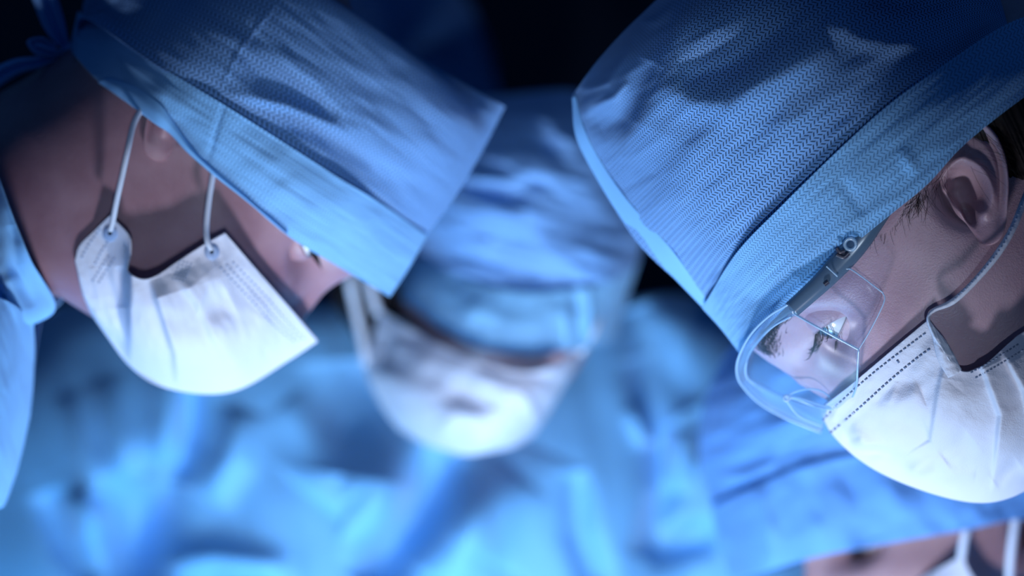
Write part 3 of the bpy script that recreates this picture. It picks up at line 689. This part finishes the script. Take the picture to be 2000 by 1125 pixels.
# =================================================================== A: the man on the left
FA = Frame((361, 245), 1.098, 43, 52, 1)
A_ = person('person', 'person at the left with a stooped neck and sagging white mask on two cords', FA)
body(A_, FA, M['skin_m'], neck=(-.8, 0), look=-14, open_=(10, -10), ear_base=(-.15, .55, 6.9), ear_scale=.92, flare=5, nape=3.6, squash=.3, cran=(.62, .25, .15), throat=3.0, chin=-1)
for s in (1, -1): eye(A_, FA, (*EYE, 3.2*s), 1.2, -18)
for s in (1, -1):
    lb = Bag()
    def upa(i, s=s):
        a = math.radians(-58+116*i/36); q = math.cos(a)**.7; el = math.radians(-14+10*q); r = 1.33
        base = np.array((EYE[0]+r*math.cos(el)*math.cos(a), EYE[1]+r*math.sin(el), 3.2*s+r*1.12*math.cos(el)*math.sin(a))); o = np.array((math.cos(a), -.4, math.sin(a)))*.6
        return [FA.head(*p) for p in (base, base+o*.5, base+o)]
    hairs(lb, FA, 37, upa, r=.024)
    tag(lb.build('eyelashes', M['hair'], A_), 'dark lashes')

ZA = [[(150, 85, 1.0), (165, 35, 4.5), (300, 125, 8.6), (430, 203, 9.3), (600, 312, 7.9), (730, 392, 5.2), (832, 462, 0)],
      [(158, 40, .8), (240, 10, 4.5), (370, 60, 8.6), (500, 140, 9.4), (660, 240, 8.0), (790, 325, 5.2), (868, 415, 0)],
      [(172, -20, .8), (300, -40, 4.5), (450, 0, 8.0), (580, 75, 8.6), (720, 170, 7.4), (850, 260, 4.8), (905, 360, 0)],
      [(230, -90, .5), (380, -95, 3.5), (530, -55, 6.2), (660, 10, 6.6), (790, 105, 5.6), (900, 205, 3.2), (945, 290, 0)],
      [(300, -170, 0), (460, -130, .3), (560, -50, .3), (700, 35, .3), (830, 112, .3), (930, 172, .2), (987, 210, 0)]]
ZA[4] = [(300, -190, 0), (440, -120, .3), (570, -38, .3), (690, 38, .3), (800, 103, .3), (900, 160, .2), (987, 208, 0)]
capA_d = [ridge([(545, 0), (470, 95), (430, 175)], 5, .10), ridge([(420, 150), (520, 200), (640, 260), (760, 290)], 34, .0), ridge([(430, 180), (560, 205), (700, 262)], 14, .28), ridge([(470, 130), (560, 170), (660, 230)], 24, -.42),
          ridge([(450, 225), (600, 250), (740, 300)], 26, -.35), ridge([(640, 290), (720, 320), (800, 380)], 22, -.28), ridge([(620, 200), (760, 300)], 30, .2),
          wrinkle(.16, 230, 50, 32, 11), wrinkle(.05, 70, 22, 40, 12)]
sA = Surf(FA, ZA, 260, 300, capA_d, dfade=lambda U, V: np.clip((1-U)/.08, 0, 1), clear=0.25)
capA = sA.build('surgical_cap', M['cap_left'], A_); tag(capA, 'pale blue embossed cap with squared front edge')
BA = [[(136, 98, 1.4), (192, 158, 5.0), (262, 205, 7.9), (345, 268, 8.5), (425, 340, 8.4), (555, 455, 7.2), (655, 517, 4.6), (762, 580, .4)],
      [(142, 66, 1.4), (205, 105, 5.6), (300, 168, 8.6), (385, 226, 9.3), (495, 312, 9.0), (620, 400, 7.7), (710, 452, 5.1), (800, 522, .4)],
      [(152, 22, 1.2), (225, 72, 5.8), (320, 134, 8.8), (430, 200, 9.6), (560, 282, 8.9), (670, 352, 7.4), (745, 398, 5.0), (834, 460, .4)]]
sBA = Surf(FA, BA, 120, 320, clear=.45, disp=[wrinkle(.12, 70, 130, 60, 6), ridge([(440, 195), (418, 270), (405, 320)], 6, -.12), ridge([(330, 160), (300, 200)], 22, .15), ridge([(560, 455), (640, 480), (740, 540)], 10, .05), wrinkle(.04, 100, 18, 32, 7)])
bA = sBA.build('cap_band', M['cap_band'], capA); tag(bA, 'folded band of the cap')
# turned-under lip of the band
lipo = [(190, 160), (243, 197), (300, 240), (332, 262), (368, 300), (420, 345), (480, 392), (560, 458)]
lipi = [(215, 150), (262, 168), (310, 200), (345, 245), (378, 290), (424, 336), (482, 386), (560, 454)]
Surf(FA, [[(x, y, hat(sBA, x, y)+.10) for x, y in lipo], [((a[0]+b[0])/2, (a[1]+b[1])/2, hat(sBA, (a[0]+b[0])/2, (a[1]+b[1])/2)+.3) for a, b in zip(lipo, lipi)], [(x, y, hat(sBA, x, y)+.08) for x, y in lipi]], 12, 120).build('band_lip', M['cap_hem'], bA, mirror=False)
# ties at the back
def ribbon(fr, cpts, wid, name, mat, par, fold=.3, nr=60):
    G = []
    for i, (x, y, h) in enumerate(cpts):
        a = np.array(cpts[min(i+1, len(cpts)-1)][:2])-np.array(cpts[max(i-1, 0)][:2]); a = a/np.linalg.norm(a); nn = np.array((-a[1], a[0])); w = wid[i]/2
        G.append([(x-nn[0]*w, y-nn[1]*w, h), (x-nn[0]*w*.5, y-nn[1]*w*.5, h+fold), (x, y, h-fold*.4), (x+nn[0]*w*.5, y+nn[1]*w*.5, h+fold), (x+nn[0]*w, y+nn[1]*w, h)])
    return Surf(fr, G, nr, 17).build(name, mat, par, mirror=False, solid=.0008)
ribbon(FA, [(60, -60, 2.5), (85, -10, 2.4), (105, 45, 2.0), (122, 80, 1.5), (140, 100, 1.2)], [46, 50, 44, 26, 14], 'tie', M['cap_soft'], capA)
ribbon(FA, [(140, 96, 1.4), (115, 108, 1.8), (75, 122, 2.2), (30, 132, 2.4), (-30, 165, 2.4)], [12, 20, 26, 34, 44], 'tie', M['cap_soft'], capA)
ribbon(FA, [(136, 100, 1.6), (105, 104, 2.2), (75, 96, 2.6), (62, 84, 2.4), (80, 80, 2.0), (110, 92, 1.6)], [10, 18, 24, 20, 16, 8], 'tie_loop', M['cap_soft'], capA)
n_, m_ = 12, 16
V = [FA.w(136+12*math.sin(i/(n_-1)*math.pi)*math.cos(j/m_*2*math.pi), 96+14*-math.cos(i/(n_-1)*math.pi), 1.4+.3*math.sin(i/(n_-1)*math.pi)*math.sin(j/m_*2*math.pi)) for i in range(n_) for j in range(m_)]
mesh_obj('tie_knot', V, gfaces(n_, m_, wrapc=True), M['cap_soft'], capA)

MA = [[(621, 667, 0.2), (565, 600, 4.6), (500, 525, 6.9), (440, 455, 8.2)],
      [(560, 707, 0), (508, 640, 5.0), (450, 560, 7.3), (398, 478, 8.4)],
      [(455, 765, 0), (425, 690, 5.4), (385, 600, 7.5), (352, 507, 8.3)],
      [(345, 763, 0), (330, 690, 5.6), (308, 610, 7.4), (290, 545, 8.0)],
      [(264, 724, 0), (260, 665, 5.0), (252, 590, 7.0), (249, 530, 7.7)],
      [(212, 662, 2), (222, 600, 5.4), (238, 535, 6.9), (254, 493, 7.8)],
      [(165, 590, 3), (180, 540, 5.6), (213, 490, 6.6), (250, 459, 7.8)],
      [(146, 515, 4), (155, 480, 5.2), (185, 450, 6.6), (214, 421, 7.4)]]
maskA_d = [pleat([(292, 548), (312, 610), (338, 690), (346, 765)], .8, 2.5, 70, -1), pleat([(340, 540), (380, 590), (430, 690), (480, 755)], .5, 4, 80, -1), pleat([(252, 500), (250, 600), (252, 735)], .85, 2.5, 60, -1),
           ridge([(395, 590), (420, 600), (450, 585)], 34, -.30), ridge([(205, 520), (225, 620), (240, 700)], 9, -.28), ridge([(180, 520), (195, 600)], 8, .18), ridge([(235, 520), (238, 600)], 14, -.3), ridge([(440, 690), (500, 650), (520, 620)], 30, .15), wrinkle(.12, 90, 50, 70, 21, 3)]
sMA = Surf(FA, MA, 300, 140, maskA_d, dfade=lambda U, V: np.clip(U/.10, 0, 1), clear=0.3)
mA = sMA.build('face_mask', M['mask'], A_); tag(mA, 'white pleated mask sagging below the chin')
bg = Bag()
for k in (0, 13, 25): dashes(sMA, [(455-k, 512+k*.4), (520-k, 580+k*.45), (560-k*.9, 628+k*.4), (600-k*.8, 668+k*.1)], 4.5, 5.5, 3.2, bag=bg)
bs = Bag()
for k in (0, 30): dashes(sMA, [(196+k*.8, 447+k*.35), (175+k*.8, 475+k*.5), (158+k*.8, 505+k*.6)], 5, 4, 3, bag=bs)
for k in (0, 12): dashes(sMA, [(212+k, 500+k*.3), (196+k, 525+k*.3), (180+k, 550+k*.3)], 5, 4, 3, bag=bs)
bs.build('weld_marks', M['weld'], mA); bs = Bag()
for k in (0, 9, 18, 27): dashes(sMA, [(352-k*.2+k, 508+k*.2), (345+k*.7, 530+k*.3), (336+k*.6, 548+k*.3)], 3.5, 4, 3, bag=bs)
bs.build('weld_marks', M['weld'], mA)
tag(bg.build('weld_marks', M['weld'], mA), 'rows of pale blue dots')
for (x, y, pts) in ((414, 488, [(414, 488, 8.75), (405, 470, 8.8), (403, 440, 8.6), (408, 390, 8.5), (415, 345, 8.45), (418, 325, 8.3)]), (215, 452, [(215, 450, 8.0), (220, 432, 8.2), (228, 390, 8.6), (238, 345, 8.9), (250, 290, 9.0), (262, 240, 8.4), (285, 200, 7.8)])):
    tube('ear_loop', [FA.w(*p) for p in pts], .00125, M['loop'], mA, n=60)
    n_, m_ = 6, 20; V = []
    for i in range(n_):
        for j in range(m_):
            rr = 15*math.sin((i+1)/n_*math.pi/2); q = (x+rr*math.cos(j/m_*2*math.pi), y+4+rr*1.1*math.sin(j/m_*2*math.pi))
            V.append(sMA.at(q[0], q[1], .16*math.cos(i/(n_-1)*math.pi/2)))
    mesh_obj('loop_weld', V, [tuple(range(m_))]+[tuple(f) for f in gfaces(n_, m_, wrapc=True)], M['weld'], mA)
# gown A: collar piece round the neck, then the body
CA = [[(-170, 260, 0), (-100, 265, 3), (-45, 300, 6), (-5, 345, 8.6)], [(-190, 400, 0), (-110, 390, 4.5), (-35, 410, 7.5), (27, 432, 8.6)], [(-190, 520, 0), (-100, 510, 5), (-15, 512, 7.8), (62, 512, 7.8)],
      [(-170, 610, 0), (-80, 610, 5), (20, 605, 7), (109, 602, 3.5)], [(-150, 680, 0), (-70, 680, 4.5), (0, 665, 6.5), (40, 645, 3)]]
sCA = Surf(FA, CA, 120, 90, [wrinkle(.16, 60, 30, 60, 31, 2), ridge([(25, 440), (30, 520), (60, 600)], 12, -.3), ridge([(40, 540), (0, 560)], 14, .3)])
gA = None
GA = [[(66, 628, 3), (20, 590, 8.5), (-60, 560, 10), (-260, 480, 8), (-460, 470, 0)], [(68, 700, 0), (20, 690, 8), (-80, 700, 12), (-340, 680, 10), (-640, 640, 0)], [(55, 830, 0), (0, 820, 8), (-120, 820, 13), (-400, 830, 12), (-760, 800, 0)],
      [(12, 980, 0), (-50, 980, 8), (-180, 980, 13), (-450, 980, 12), (-800, 950, 0)], [(-70, 1140, 0), (-140, 1140, 8), (-240, 1150, 13), (-500, 1150, 12), (-800, 1150, 0)],
      [(-140, 2500, 0), (-200, 2500, 8), (-300, 2500, 13), (-520, 2500, 12), (-820, 2500, 0)], [(-120, 6900, 0), (-200, 6900, 9), (-300, 6900, 14), (-540, 6900, 13), (-860, 6900, 0)]]
sGA = Surf(FA, GA, 220, 120, [wrinkle(.45, 160, 40, 75, 33, 3), ridge([(60, 640), (20, 760), (10, 900)], 16, .5)])
gA = sGA.build('surgical_gown', M['gown_pale'], A_); tag(gA, 'pale blue gown at the left edge')
sCA.build('collar', M['gown_pale'], gA)

# =================================================================== B: the middle person, face on
FB = Frame((985, 520), 1.50, 31.5, 38, 1, front=True, roll=-16)
B_ = person('person', 'person in the middle facing forward, head bowed between the other two caps', FB)
FBh = Frame((980, 548), 1.535, 28.5, 34, 1, front=True, roll=18)
FBh.nN = FB.nN
body(B_, FBh, M['skin_b'], neck=(-1, 0), ear_base=(0, 0, 6.4), cran=(.7, .3, .15))
for s in (1, -1): eye(B_, FBh, (*EYE, 3.2*s), 1.2, -18)
ZB = [[(800, 502, 0), (830, 515, 5), (900, 543, 9), (1040, 570, 10.6), (1170, 556, 9), (1228, 530, 5), (1252, 500, 0)],
      [(770, 400, 0), (820, 420, 5.5), (900, 440, 9.6), (1040, 450, 11.2), (1170, 440, 9.4), (1240, 430, 5), (1262, 410, 0)],
      [(790, 310, 0), (840, 320, 5), (920, 325, 9), (1045, 325, 10.6), (1150, 320, 8.8), (1215, 318, 4.6), (1240, 310, 0)],
      [(850, 230, 0), (890, 235, 3.5), (960, 238, 6.4), (1060, 235, 7.6), (1140, 232, 6.2), (1180, 235, 3.4), (1200, 238, 0)],
      [(930, 192, 0), (960, 188, .5), (1000, 184, .8), (1060, 178, .8), (1105, 176, .8), (1140, 182, .5), (1165, 195, 0)]]
sZB = Surf(FB, ZB, 170, 200, [ridge([(1035, 190), (1080, 250), (1130, 300)], 14, .5), ridge([(900, 370), (960, 380), (1030, 390)], 16, -.7), ridge([(880, 340), (960, 350), (1040, 350)], 16, .5), ridge([(1060, 270), (1110, 330)], 18, -.4), wrinkle(.45, 160, 50, 15, 41, 3)])
capB = sZB.build('surgical_cap', M['cap_soft'], B_); tag(capB, 'soft blue cap with a lighter band')
BB = [[(752, 566, 1), (790, 590, 5), (860, 640, 9.2), (930, 676, 11), (1020, 692, 11.5), (1110, 686, 10), (1170, 674, 6.5), (1203, 662, 1)],
      [(776, 534, 1), (812, 552, 5.6), (880, 592, 9.8), (950, 622, 11.4), (1040, 636, 11.8), (1135, 624, 10), (1196, 598, 6), (1226, 580, 1)],
      [(802, 498, .6), (834, 512, 5.6), (900, 541, 9.6), (965, 562, 11), (1050, 571, 11.2), (1165, 557, 9.6), (1226, 528, 5.6), (1252, 498, .6)]]
sBB = Surf(FB, BB, 60, 200, [ridge([(1105, 560), (1108, 680)], 5, .35), ridge([(1125, 560), (1130, 680)], 8, -.35), ridge([(1150, 560), (1156, 680)], 6, .35), ridge([(960, 560), (900, 640)], 26, .25), wrinkle(.2, 60, 60, 60, 44)])
tag(sBB.build('cap_band', M['band_light'], capB), 'lighter blue band')
# mask and its two cords
MB_ = [[(742, 606, 4.5), (800, 640, 8.3), (870, 680, 11.6), (950, 712, 13.4), (1035, 727, 13.8), (1090, 712, 11.8), (1132, 688, 8)],
       [(726, 660, 4), (790, 700, 8.6), (870, 740, 12), (950, 765, 13.6), (1030, 765, 13.8), (1080, 750, 11.5), (1112, 735, 7.5)],
       [(712, 715, 3.5), (780, 755, 8.6), (860, 795, 12), (940, 815, 13.4), (1010, 810, 13), (1060, 795, 11), (1090, 775, 7)],
       [(740, 785, 3.5), (795, 815, 8), (865, 848, 11), (930, 862, 12.3), (990, 850, 12), (1035, 835, 10), (1066, 815, 6.5)],
       [(778, 838, 3), (820, 862, 7), (870, 880, 9.5), (915, 889, 10.5), (965, 882, 10), (1005, 872, 8.6), (1040, 852, 6)]]
sMB = Surf(FB, MB_, 130, 160, [ridge([(840, 790), (900, 775), (980, 790)], 18, -.2), ridge([(1020, 770), (1040, 800), (1050, 840)], 12, .5), ridge([(1050, 790), (1075, 800)], 14, -.5), ridge([(860, 820), (880, 850)], 22, .4), ridge([(760, 650), (750, 720)], 12, -.4), wrinkle(.3, 90, 40, 20, 45, 2)])
mB = sMB.build('face_mask', M['mask'], B_, mirror=False); tag(mB, 'white mask over nose and chin')
for pts in ([(738, 612, 4.6), (728, 580, 4.5), (718, 545, 4.3), (700, 510, 3)], [(716, 712, 3.6), (705, 650, 3.2), (692, 590, 3), (684, 545, 3), (690, 500, 2)], [(1130, 690, 8.1), (1160, 640, 8.2), (1180, 590, 6)]):
    tube('ear_loop', [FB.w(*p) for p in pts], .0028, M['loop'], mB, n=50)
hB = Surf(FB, [[(655, 540, 1.5), (690, 530, 3.0), (730, 535, 4.2), (775, 560, 5.0)], [(648, 590, 1), (685, 600, 2.6), (725, 620, 3.6), (770, 640, 4.6)], [(690, 650, 0), (705, 665, 1.8), (730, 690, 3), (760, 700, 4)], [(715, 720, -1), (720, 722, 0), (735, 735, 1.5), (755, 750, 2)]], 50, 40, [wrinkle(.2, 80, 12, 80, 47)])
tag(hB.build('hair', M['hair'], B_, mirror=False, solid=.004), 'dark hair at the temple')
# gown B with deep folds
def gd(x): return x
GB = [[(330, 560, 0), (420, 590, 5), (560, 600, 9), (760, 600, 10), (960, 620, 9), (1160, 610, 10), (1260, 580, 9), (1330, 575, 5), (1395, 590, 0)],
      [(110, 600, 0), (230, 610, 8), (430, 640, 12), (720, 660, 12), (960, 680, 10), (1170, 660, 12), (1330, 640, 11), (1450, 650, 7), (1530, 690, 0)],
      [(-60, 680, 0), (110, 700, 9), (400, 730, 14), (720, 760, 14), (980, 780, 13), (1200, 770, 14), (1380, 760, 12), (1540, 780, 8), (1640, 820, 0)],
      [(-260, 830, 0), (-20, 840, 10), (380, 860, 15), (700, 880, 16), (980, 900, 16), (1220, 900, 15), (1430, 900, 13), (1600, 920, 8), (1720, 950, 0)],
      [(-320, 980, 0), (-40, 980, 11), (370, 990, 16), (680, 1000, 18), (960, 1010, 18), (1220, 1010, 16), (1450, 1010, 13), (1620, 1030, 8), (1740, 1050, 0)],
      [(-320, 1150, 0), (-40, 1150, 12), (370, 1150, 17), (680, 1150, 19), (960, 1150, 19), (1220, 1150, 17), (1450, 1150, 13), (1620, 1150, 8), (1740, 1150, 0)],
      [(-240, 1320, 0), (0, 1320, 11), (380, 1320, 17), (680, 1320, 19), (960, 1320, 19), (1200, 1320, 17), (1420, 1320, 13), (1580, 1320, 8), (1690, 1320, 0)]]
FBg = Frame((900, 700), 1.70, 27.8, 0, 1, front=True)
gB_d = [ridge([(285, 940), (275, 1010), (262, 1090), (250, 1200)], 62.1, -5.2), ridge([(200, 740), (235, 860), (245, 930)], 32.4, 1.92), ridge([(320, 700), (330, 800), (325, 900)], 40.5, 2.08), ridge([(130, 770), (165, 880), (200, 960)], 21.6, 1.6),
        ridge([(375, 740), (365, 860), (335, 960)], 21.6, -1.76), ridge([(470, 800), (450, 890), (400, 980)], 37.8, 1.92), ridge([(90, 960), (130, 1060), (180, 1140)], 29.7, -2), ridge([(150, 960), (190, 1040)], 27, 1.44),
        ridge([(330, 1100), (420, 1090), (560, 1110)], 29.7, 2.08), ridge([(620, 980), (660, 930), (720, 940), (740, 1040)], 81, 2.08), ridge([(560, 780), (620, 850), (680, 920)], 40.5, 0.96),
        ridge([(880, 880), (830, 980), (760, 1080), (720, 1150)], 45.9, -4), ridge([(700, 700), (710, 800), (690, 930)], 81, -2.88), ridge([(1000, 920), (930, 1020), (850, 1140)], 59.4, 2.4), ridge([(1060, 880), (1020, 980), (960, 1100)], 81, 0.96),
        ridge([(1120, 920), (1130, 1040), (1165, 1150)], 27, -1.76), ridge([(1235, 700), (1290, 860), (1300, 960), (1250, 1090)], 29.7, -2.4), ridge([(1235, 790), (1270, 870)], 18.9, 1.6),
        ridge([(1240, 600), (1280, 700), (1340, 800)], 45.9, -2.08), ridge([(1330, 840), (1310, 960)], 24.3, 1.6), ridge([(1260, 1080), (1330, 1060), (1400, 1040)], 32.4, -2), ridge([(1380, 800), (1385, 900)], 24.3, -1.2), wrinkle(.9, 420, 150, 78, 51, 2)]
sGB = Surf(FBg, GB, 300, 420, gB_d)
gB = sGB.build('surgical_gown', M['gown'], B_, solid=.001); tag(gB, 'bright blue gown with loose soft folds')
LG = [[(-240, 1320, 0), (0, 1320, 11), (380, 1320, 17), (680, 1320, 19), (960, 1320, 19), (1200, 1320, 17), (1420, 1320, 13), (1580, 1320, 8), (1690, 1320, 0)],
      [(60, 2200, 0), (180, 2200, 9), (400, 2200, 14), (680, 2200, 16), (960, 2200, 16), (1200, 2200, 14), (1380, 2200, 10), (1500, 2200, 7), (1580, 2200, 0)],
      [(0, 3500, 0), (150, 3500, 9), (390, 3500, 14), (680, 3500, 16), (960, 3500, 16), (1200, 3500, 14), (1400, 3500, 10), (1540, 3500, 7), (1630, 3500, 0)],
      [(-30, 4720, 0), (120, 4720, 9), (380, 4720, 14), (680, 4720, 16), (960, 4720, 16), (1200, 4720, 14), (1420, 4720, 10), (1560, 4720, 7), (1660, 4720, 0)]]
Surf(FBg, LG, 60, 120, [wrinkle(1.2, 900, 90, 88, 52, 2)]).build('gown_skirt', M['gown'], gB, solid=.001)

# =================================================================== D: lower right
FD = Frame((1900, 1050), 1.32, 35, 12, -1, yaw=22)
D_ = person('person', 'person at the lower right corner, mostly cropped, wide cap brim low over the brow', FD)
body(D_, FD, M['skin_b'], neck=(-1, 0), look=-40, open_=(4, -4))
for s in (1, -1): eye(D_, FD, (*EYE, 3.2*s), 1.2, -30)
for s in (1, -1):
    bD = Bag(); bL = Bag()
    def brd(i, s=s):
        u = random.random(); y = 1.4+u*3.8; b = 2.1+.5*math.sin(u*2.3)+random.uniform(-.34, .34)*(1-.6*u)
        return [FD.head(face_s(FD, b, s*y)+.02, b, s*y), FD.head(face_s(FD, b+.1, s*(y+.3))+.1, b+.1, s*(y+.3)), FD.head(face_s(FD, b, s*(y+.6))+.15, b, s*(y+.6))]
    hairs(bD, FD, 200, brd, r=.04)
    def lad(i, s=s):
        a = math.radians(-60+120*i/30); q = math.cos(a)**.7; el = math.radians(-40+4*q); r = 1.33
        base = np.array((EYE[0]+r*math.cos(el)*math.cos(a), EYE[1]+r*math.sin(el), 3.2*s+r*1.12*math.cos(el)*math.sin(a))); o = np.array((math.cos(a), -.5, math.sin(a)))*.7
        return [FD.head(*p) for p in (base, base+o*.5, base+o)]
    hairs(bL, FD, 31, lad, r=.04)
    tag(bD.build('eyebrow', M['hair'], D_), 'dark eyebrow'); bL.build('eyelashes', M['hair'], D_)
ZD = [[(1389, 992, 1), (1475, 950, 6.5), (1562, 915, 8.8), (1652, 892, 9.6), (1800, 868, 9.6), (2000, 850, 9), (2200, 860, 5), (2290, 880, 0)],
      [(1366, 880, 0), (1450, 850, 6), (1550, 815, 9), (1650, 795, 10), (1800, 775, 10), (2000, 760, 9), (2200, 770, 5), (2280, 790, 0)],
      [(1385, 760, 0), (1460, 730, 5), (1550, 700, 8), (1660, 680, 9), (1800, 665, 9), (1980, 660, 8), (2120, 680, 4.5), (2200, 700, 0)],
      [(1450, 650, 0), (1510, 625, 3), (1590, 605, 5), (1680, 590, 6), (1790, 585, 6), (1920, 590, 5), (2010, 610, 3), (2060, 630, 0)],
      [(1540, 590, 0), (1580, 570, 0.4), (1640, 555, .6), (1700, 548, .6), (1780, 545, .6), (1860, 555, .5), (1920, 575, .4), (1960, 595, 0)]]
sZD = Surf(FD, ZD, 130, 180, [ridge([(1400, 930), (1463, 928), (1520, 900)], 12, .5), ridge([(1480, 800), (1600, 760)], 30, -.4), ridge([(1500, 860), (1640, 820)], 24, .3), wrinkle(.3, 160, 50, -20, 61, 3)], clear=0.25)
capD = sZD.build('surgical_cap', M['cap_mid'], D_); tag(capD, 'blue cap with a wide folded band')
BD = [[(1425, 1130, 1.5), (1478, 1120, 6.0), (1584, 1090, 8.6), (1690, 1069, 9.6), (1879, 1036, 10), (2000, 1013, 9.8), (2200, 1000, 6)],
      [(1404, 1060, 1.5), (1470, 1035, 6.6), (1570, 1005, 9.2), (1680, 982, 10.2), (1860, 955, 10.4), (2000, 940, 9.8), (2220, 930, 6)],
      [(1388, 990, 1.5), (1475, 948, 7), (1562, 913, 9.2), (1655, 890, 10), (1830, 866, 10.2), (2000, 850, 9.6), (2230, 860, 5.5)]]
sBD = Surf(FD, BD, 60, 200, [ridge([(1480, 950), (1510, 1110)], 18, .35), ridge([(1640, 900), (1700, 1060)], 40, -.35), ridge([(1820, 880), (1860, 1030)], 30, .2), wrinkle(.25, 80, 60, 60, 62)], clear=0.5)
tag(sBD.build('cap_band', M['cap_mid'], capD), 'wide band of the cap')
MD = [[(1700, 1185, 6), (1803, 1126, 8.2), (1845, 1104, 8.8), (1880, 1084, 9.2)], [(1650, 1260, 4), (1760, 1200, 8), (1850, 1150, 9), (1893, 1115, 9.2)], [(1640, 1360, 1), (1760, 1300, 7.5), (1870, 1230, 9), (1925, 1160, 9)], [(1730, 1440, 0), (1850, 1380, 6), (1940, 1290, 8.5), (1980, 1200, 8.6)]]
mD = Surf(FD, MD, 60, 60, [wrinkle(.1, 60, 40, 30, 63)]).build('face_mask', M['mask'], D_, mirror=False); tag(mD, 'white mask just entering the frame')
tube('ear_loop', [FD.w(*p) for p in [(1878, 1088, 9.3), (1882, 1060, 9.4), (1887, 1035, 9.4), (1893, 1000, 9.0)]], .0022, M['loop'], mD, n=40)
tube('ear_loop', [FD.w(*p) for p in [(1975, 1205, 8.9), (1972, 1125, 9.0), (1977, 1060, 9.2), (1984, 1010, 9.2)]], .0022, M['loop'], mD, n=40)
# bodies that stay out of the frame
def torso(fr, cx, top, wpx, mat, parent, label, depth=9):
    bot = 562.5 + H0/(fr.O.y*K)
    rows = []
    for y, w, h in ((top, .25, .35), (top+60, .62, .8), (top+170, .95, 1), (top+500, 1, 1.1), (top+1500, .9, 1.0), (bot-40, 1.05, 1.1), (bot-2, 1.05, 1.1)):
        rows.append([(cx-wpx*w, y, 0), (cx-wpx*w*.7, y, depth*h*.8), (cx, y, depth*h), (cx+wpx*w*.7, y, depth*h*.8), (cx+wpx*w, y, 0)])
    s = Surf(fr, rows, 120, 70, [wrinkle(.5, 300, 60, 85, 71, 2)]); o = s.build('surgical_gown', mat, parent, solid=.001); tag(o, label); return o
FCg = Frame((2650, 900), 1.10, 43, 0, -1)
torso(FCg, 2650, 760, 480, M['gown_pale'], C, 'pale blue gown')
FDg = Frame((2300, 1500), 1.50, 31, 0, -1)
torso(FDg, 2250, 1420, 420, M['gown'], D_, 'blue gown')

# =================================================================== E: shadowed figure behind the left cap
FE = Frame((740, 130), 2.05, 23, 0, 1, front=True)
E_ = person('person', 'person in a dark cap standing in shadow behind the left surgeon', FE)
FEh = Frame((740, 330), 2.10, 22.4, 30, 1, front=True)
body(E_, FEh, M['skin_b'], cran=(.7, .3, .15))
for s in (1, -1): eye(E_, FEh, (*EYE, 3.2*s), 1.2, -18)
ZE = [[(540, 330, 0), (600, 345, 6), (740, 360, 11), (880, 345, 6), (968, 320, 0)], [(520, 200, 0), (590, 205, 6), (740, 205, 12), (890, 200, 6), (974, 190, 0)], [(540, 80, 0), (600, 75, 6), (740, 70, 11), (870, 70, 6), (952, 85, 0)],
      [(600, -20, 0), (650, -30, 4), (740, -40, 8), (830, -30, 4), (905, -10, 0)], [(680, -90, 0), (710, -95, .5), (750, -98, .8), (800, -92, .5), (840, -80, 0)]]
sE = Surf(FE, ZE, 120, 140, [ridge([(800, 90), (880, 70), (925, 45)], 14, 1.0), ridge([(760, 60), (850, 110), (930, 180)], 26, -1.2), ridge([(900, 60), (940, 190)], 12, .6), wrinkle(.8, 120, 40, 40, 81, 3)])
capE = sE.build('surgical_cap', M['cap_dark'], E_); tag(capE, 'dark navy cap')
FEg = Frame((700, 700), 2.25, 21, 0, 1, front=True)
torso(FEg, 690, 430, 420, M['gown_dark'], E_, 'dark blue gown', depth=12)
ME = [[(600, 420, 8), (740, 440, 13), (880, 420, 8)], [(600, 480, 7), (740, 500, 13), (880, 480, 7)], [(640, 560, 5), (740, 580, 9), (840, 560, 5)]]
tag(Surf(FE, ME, 30, 30).build('face_mask', M['mask'], E_, mirror=False), 'white mask')
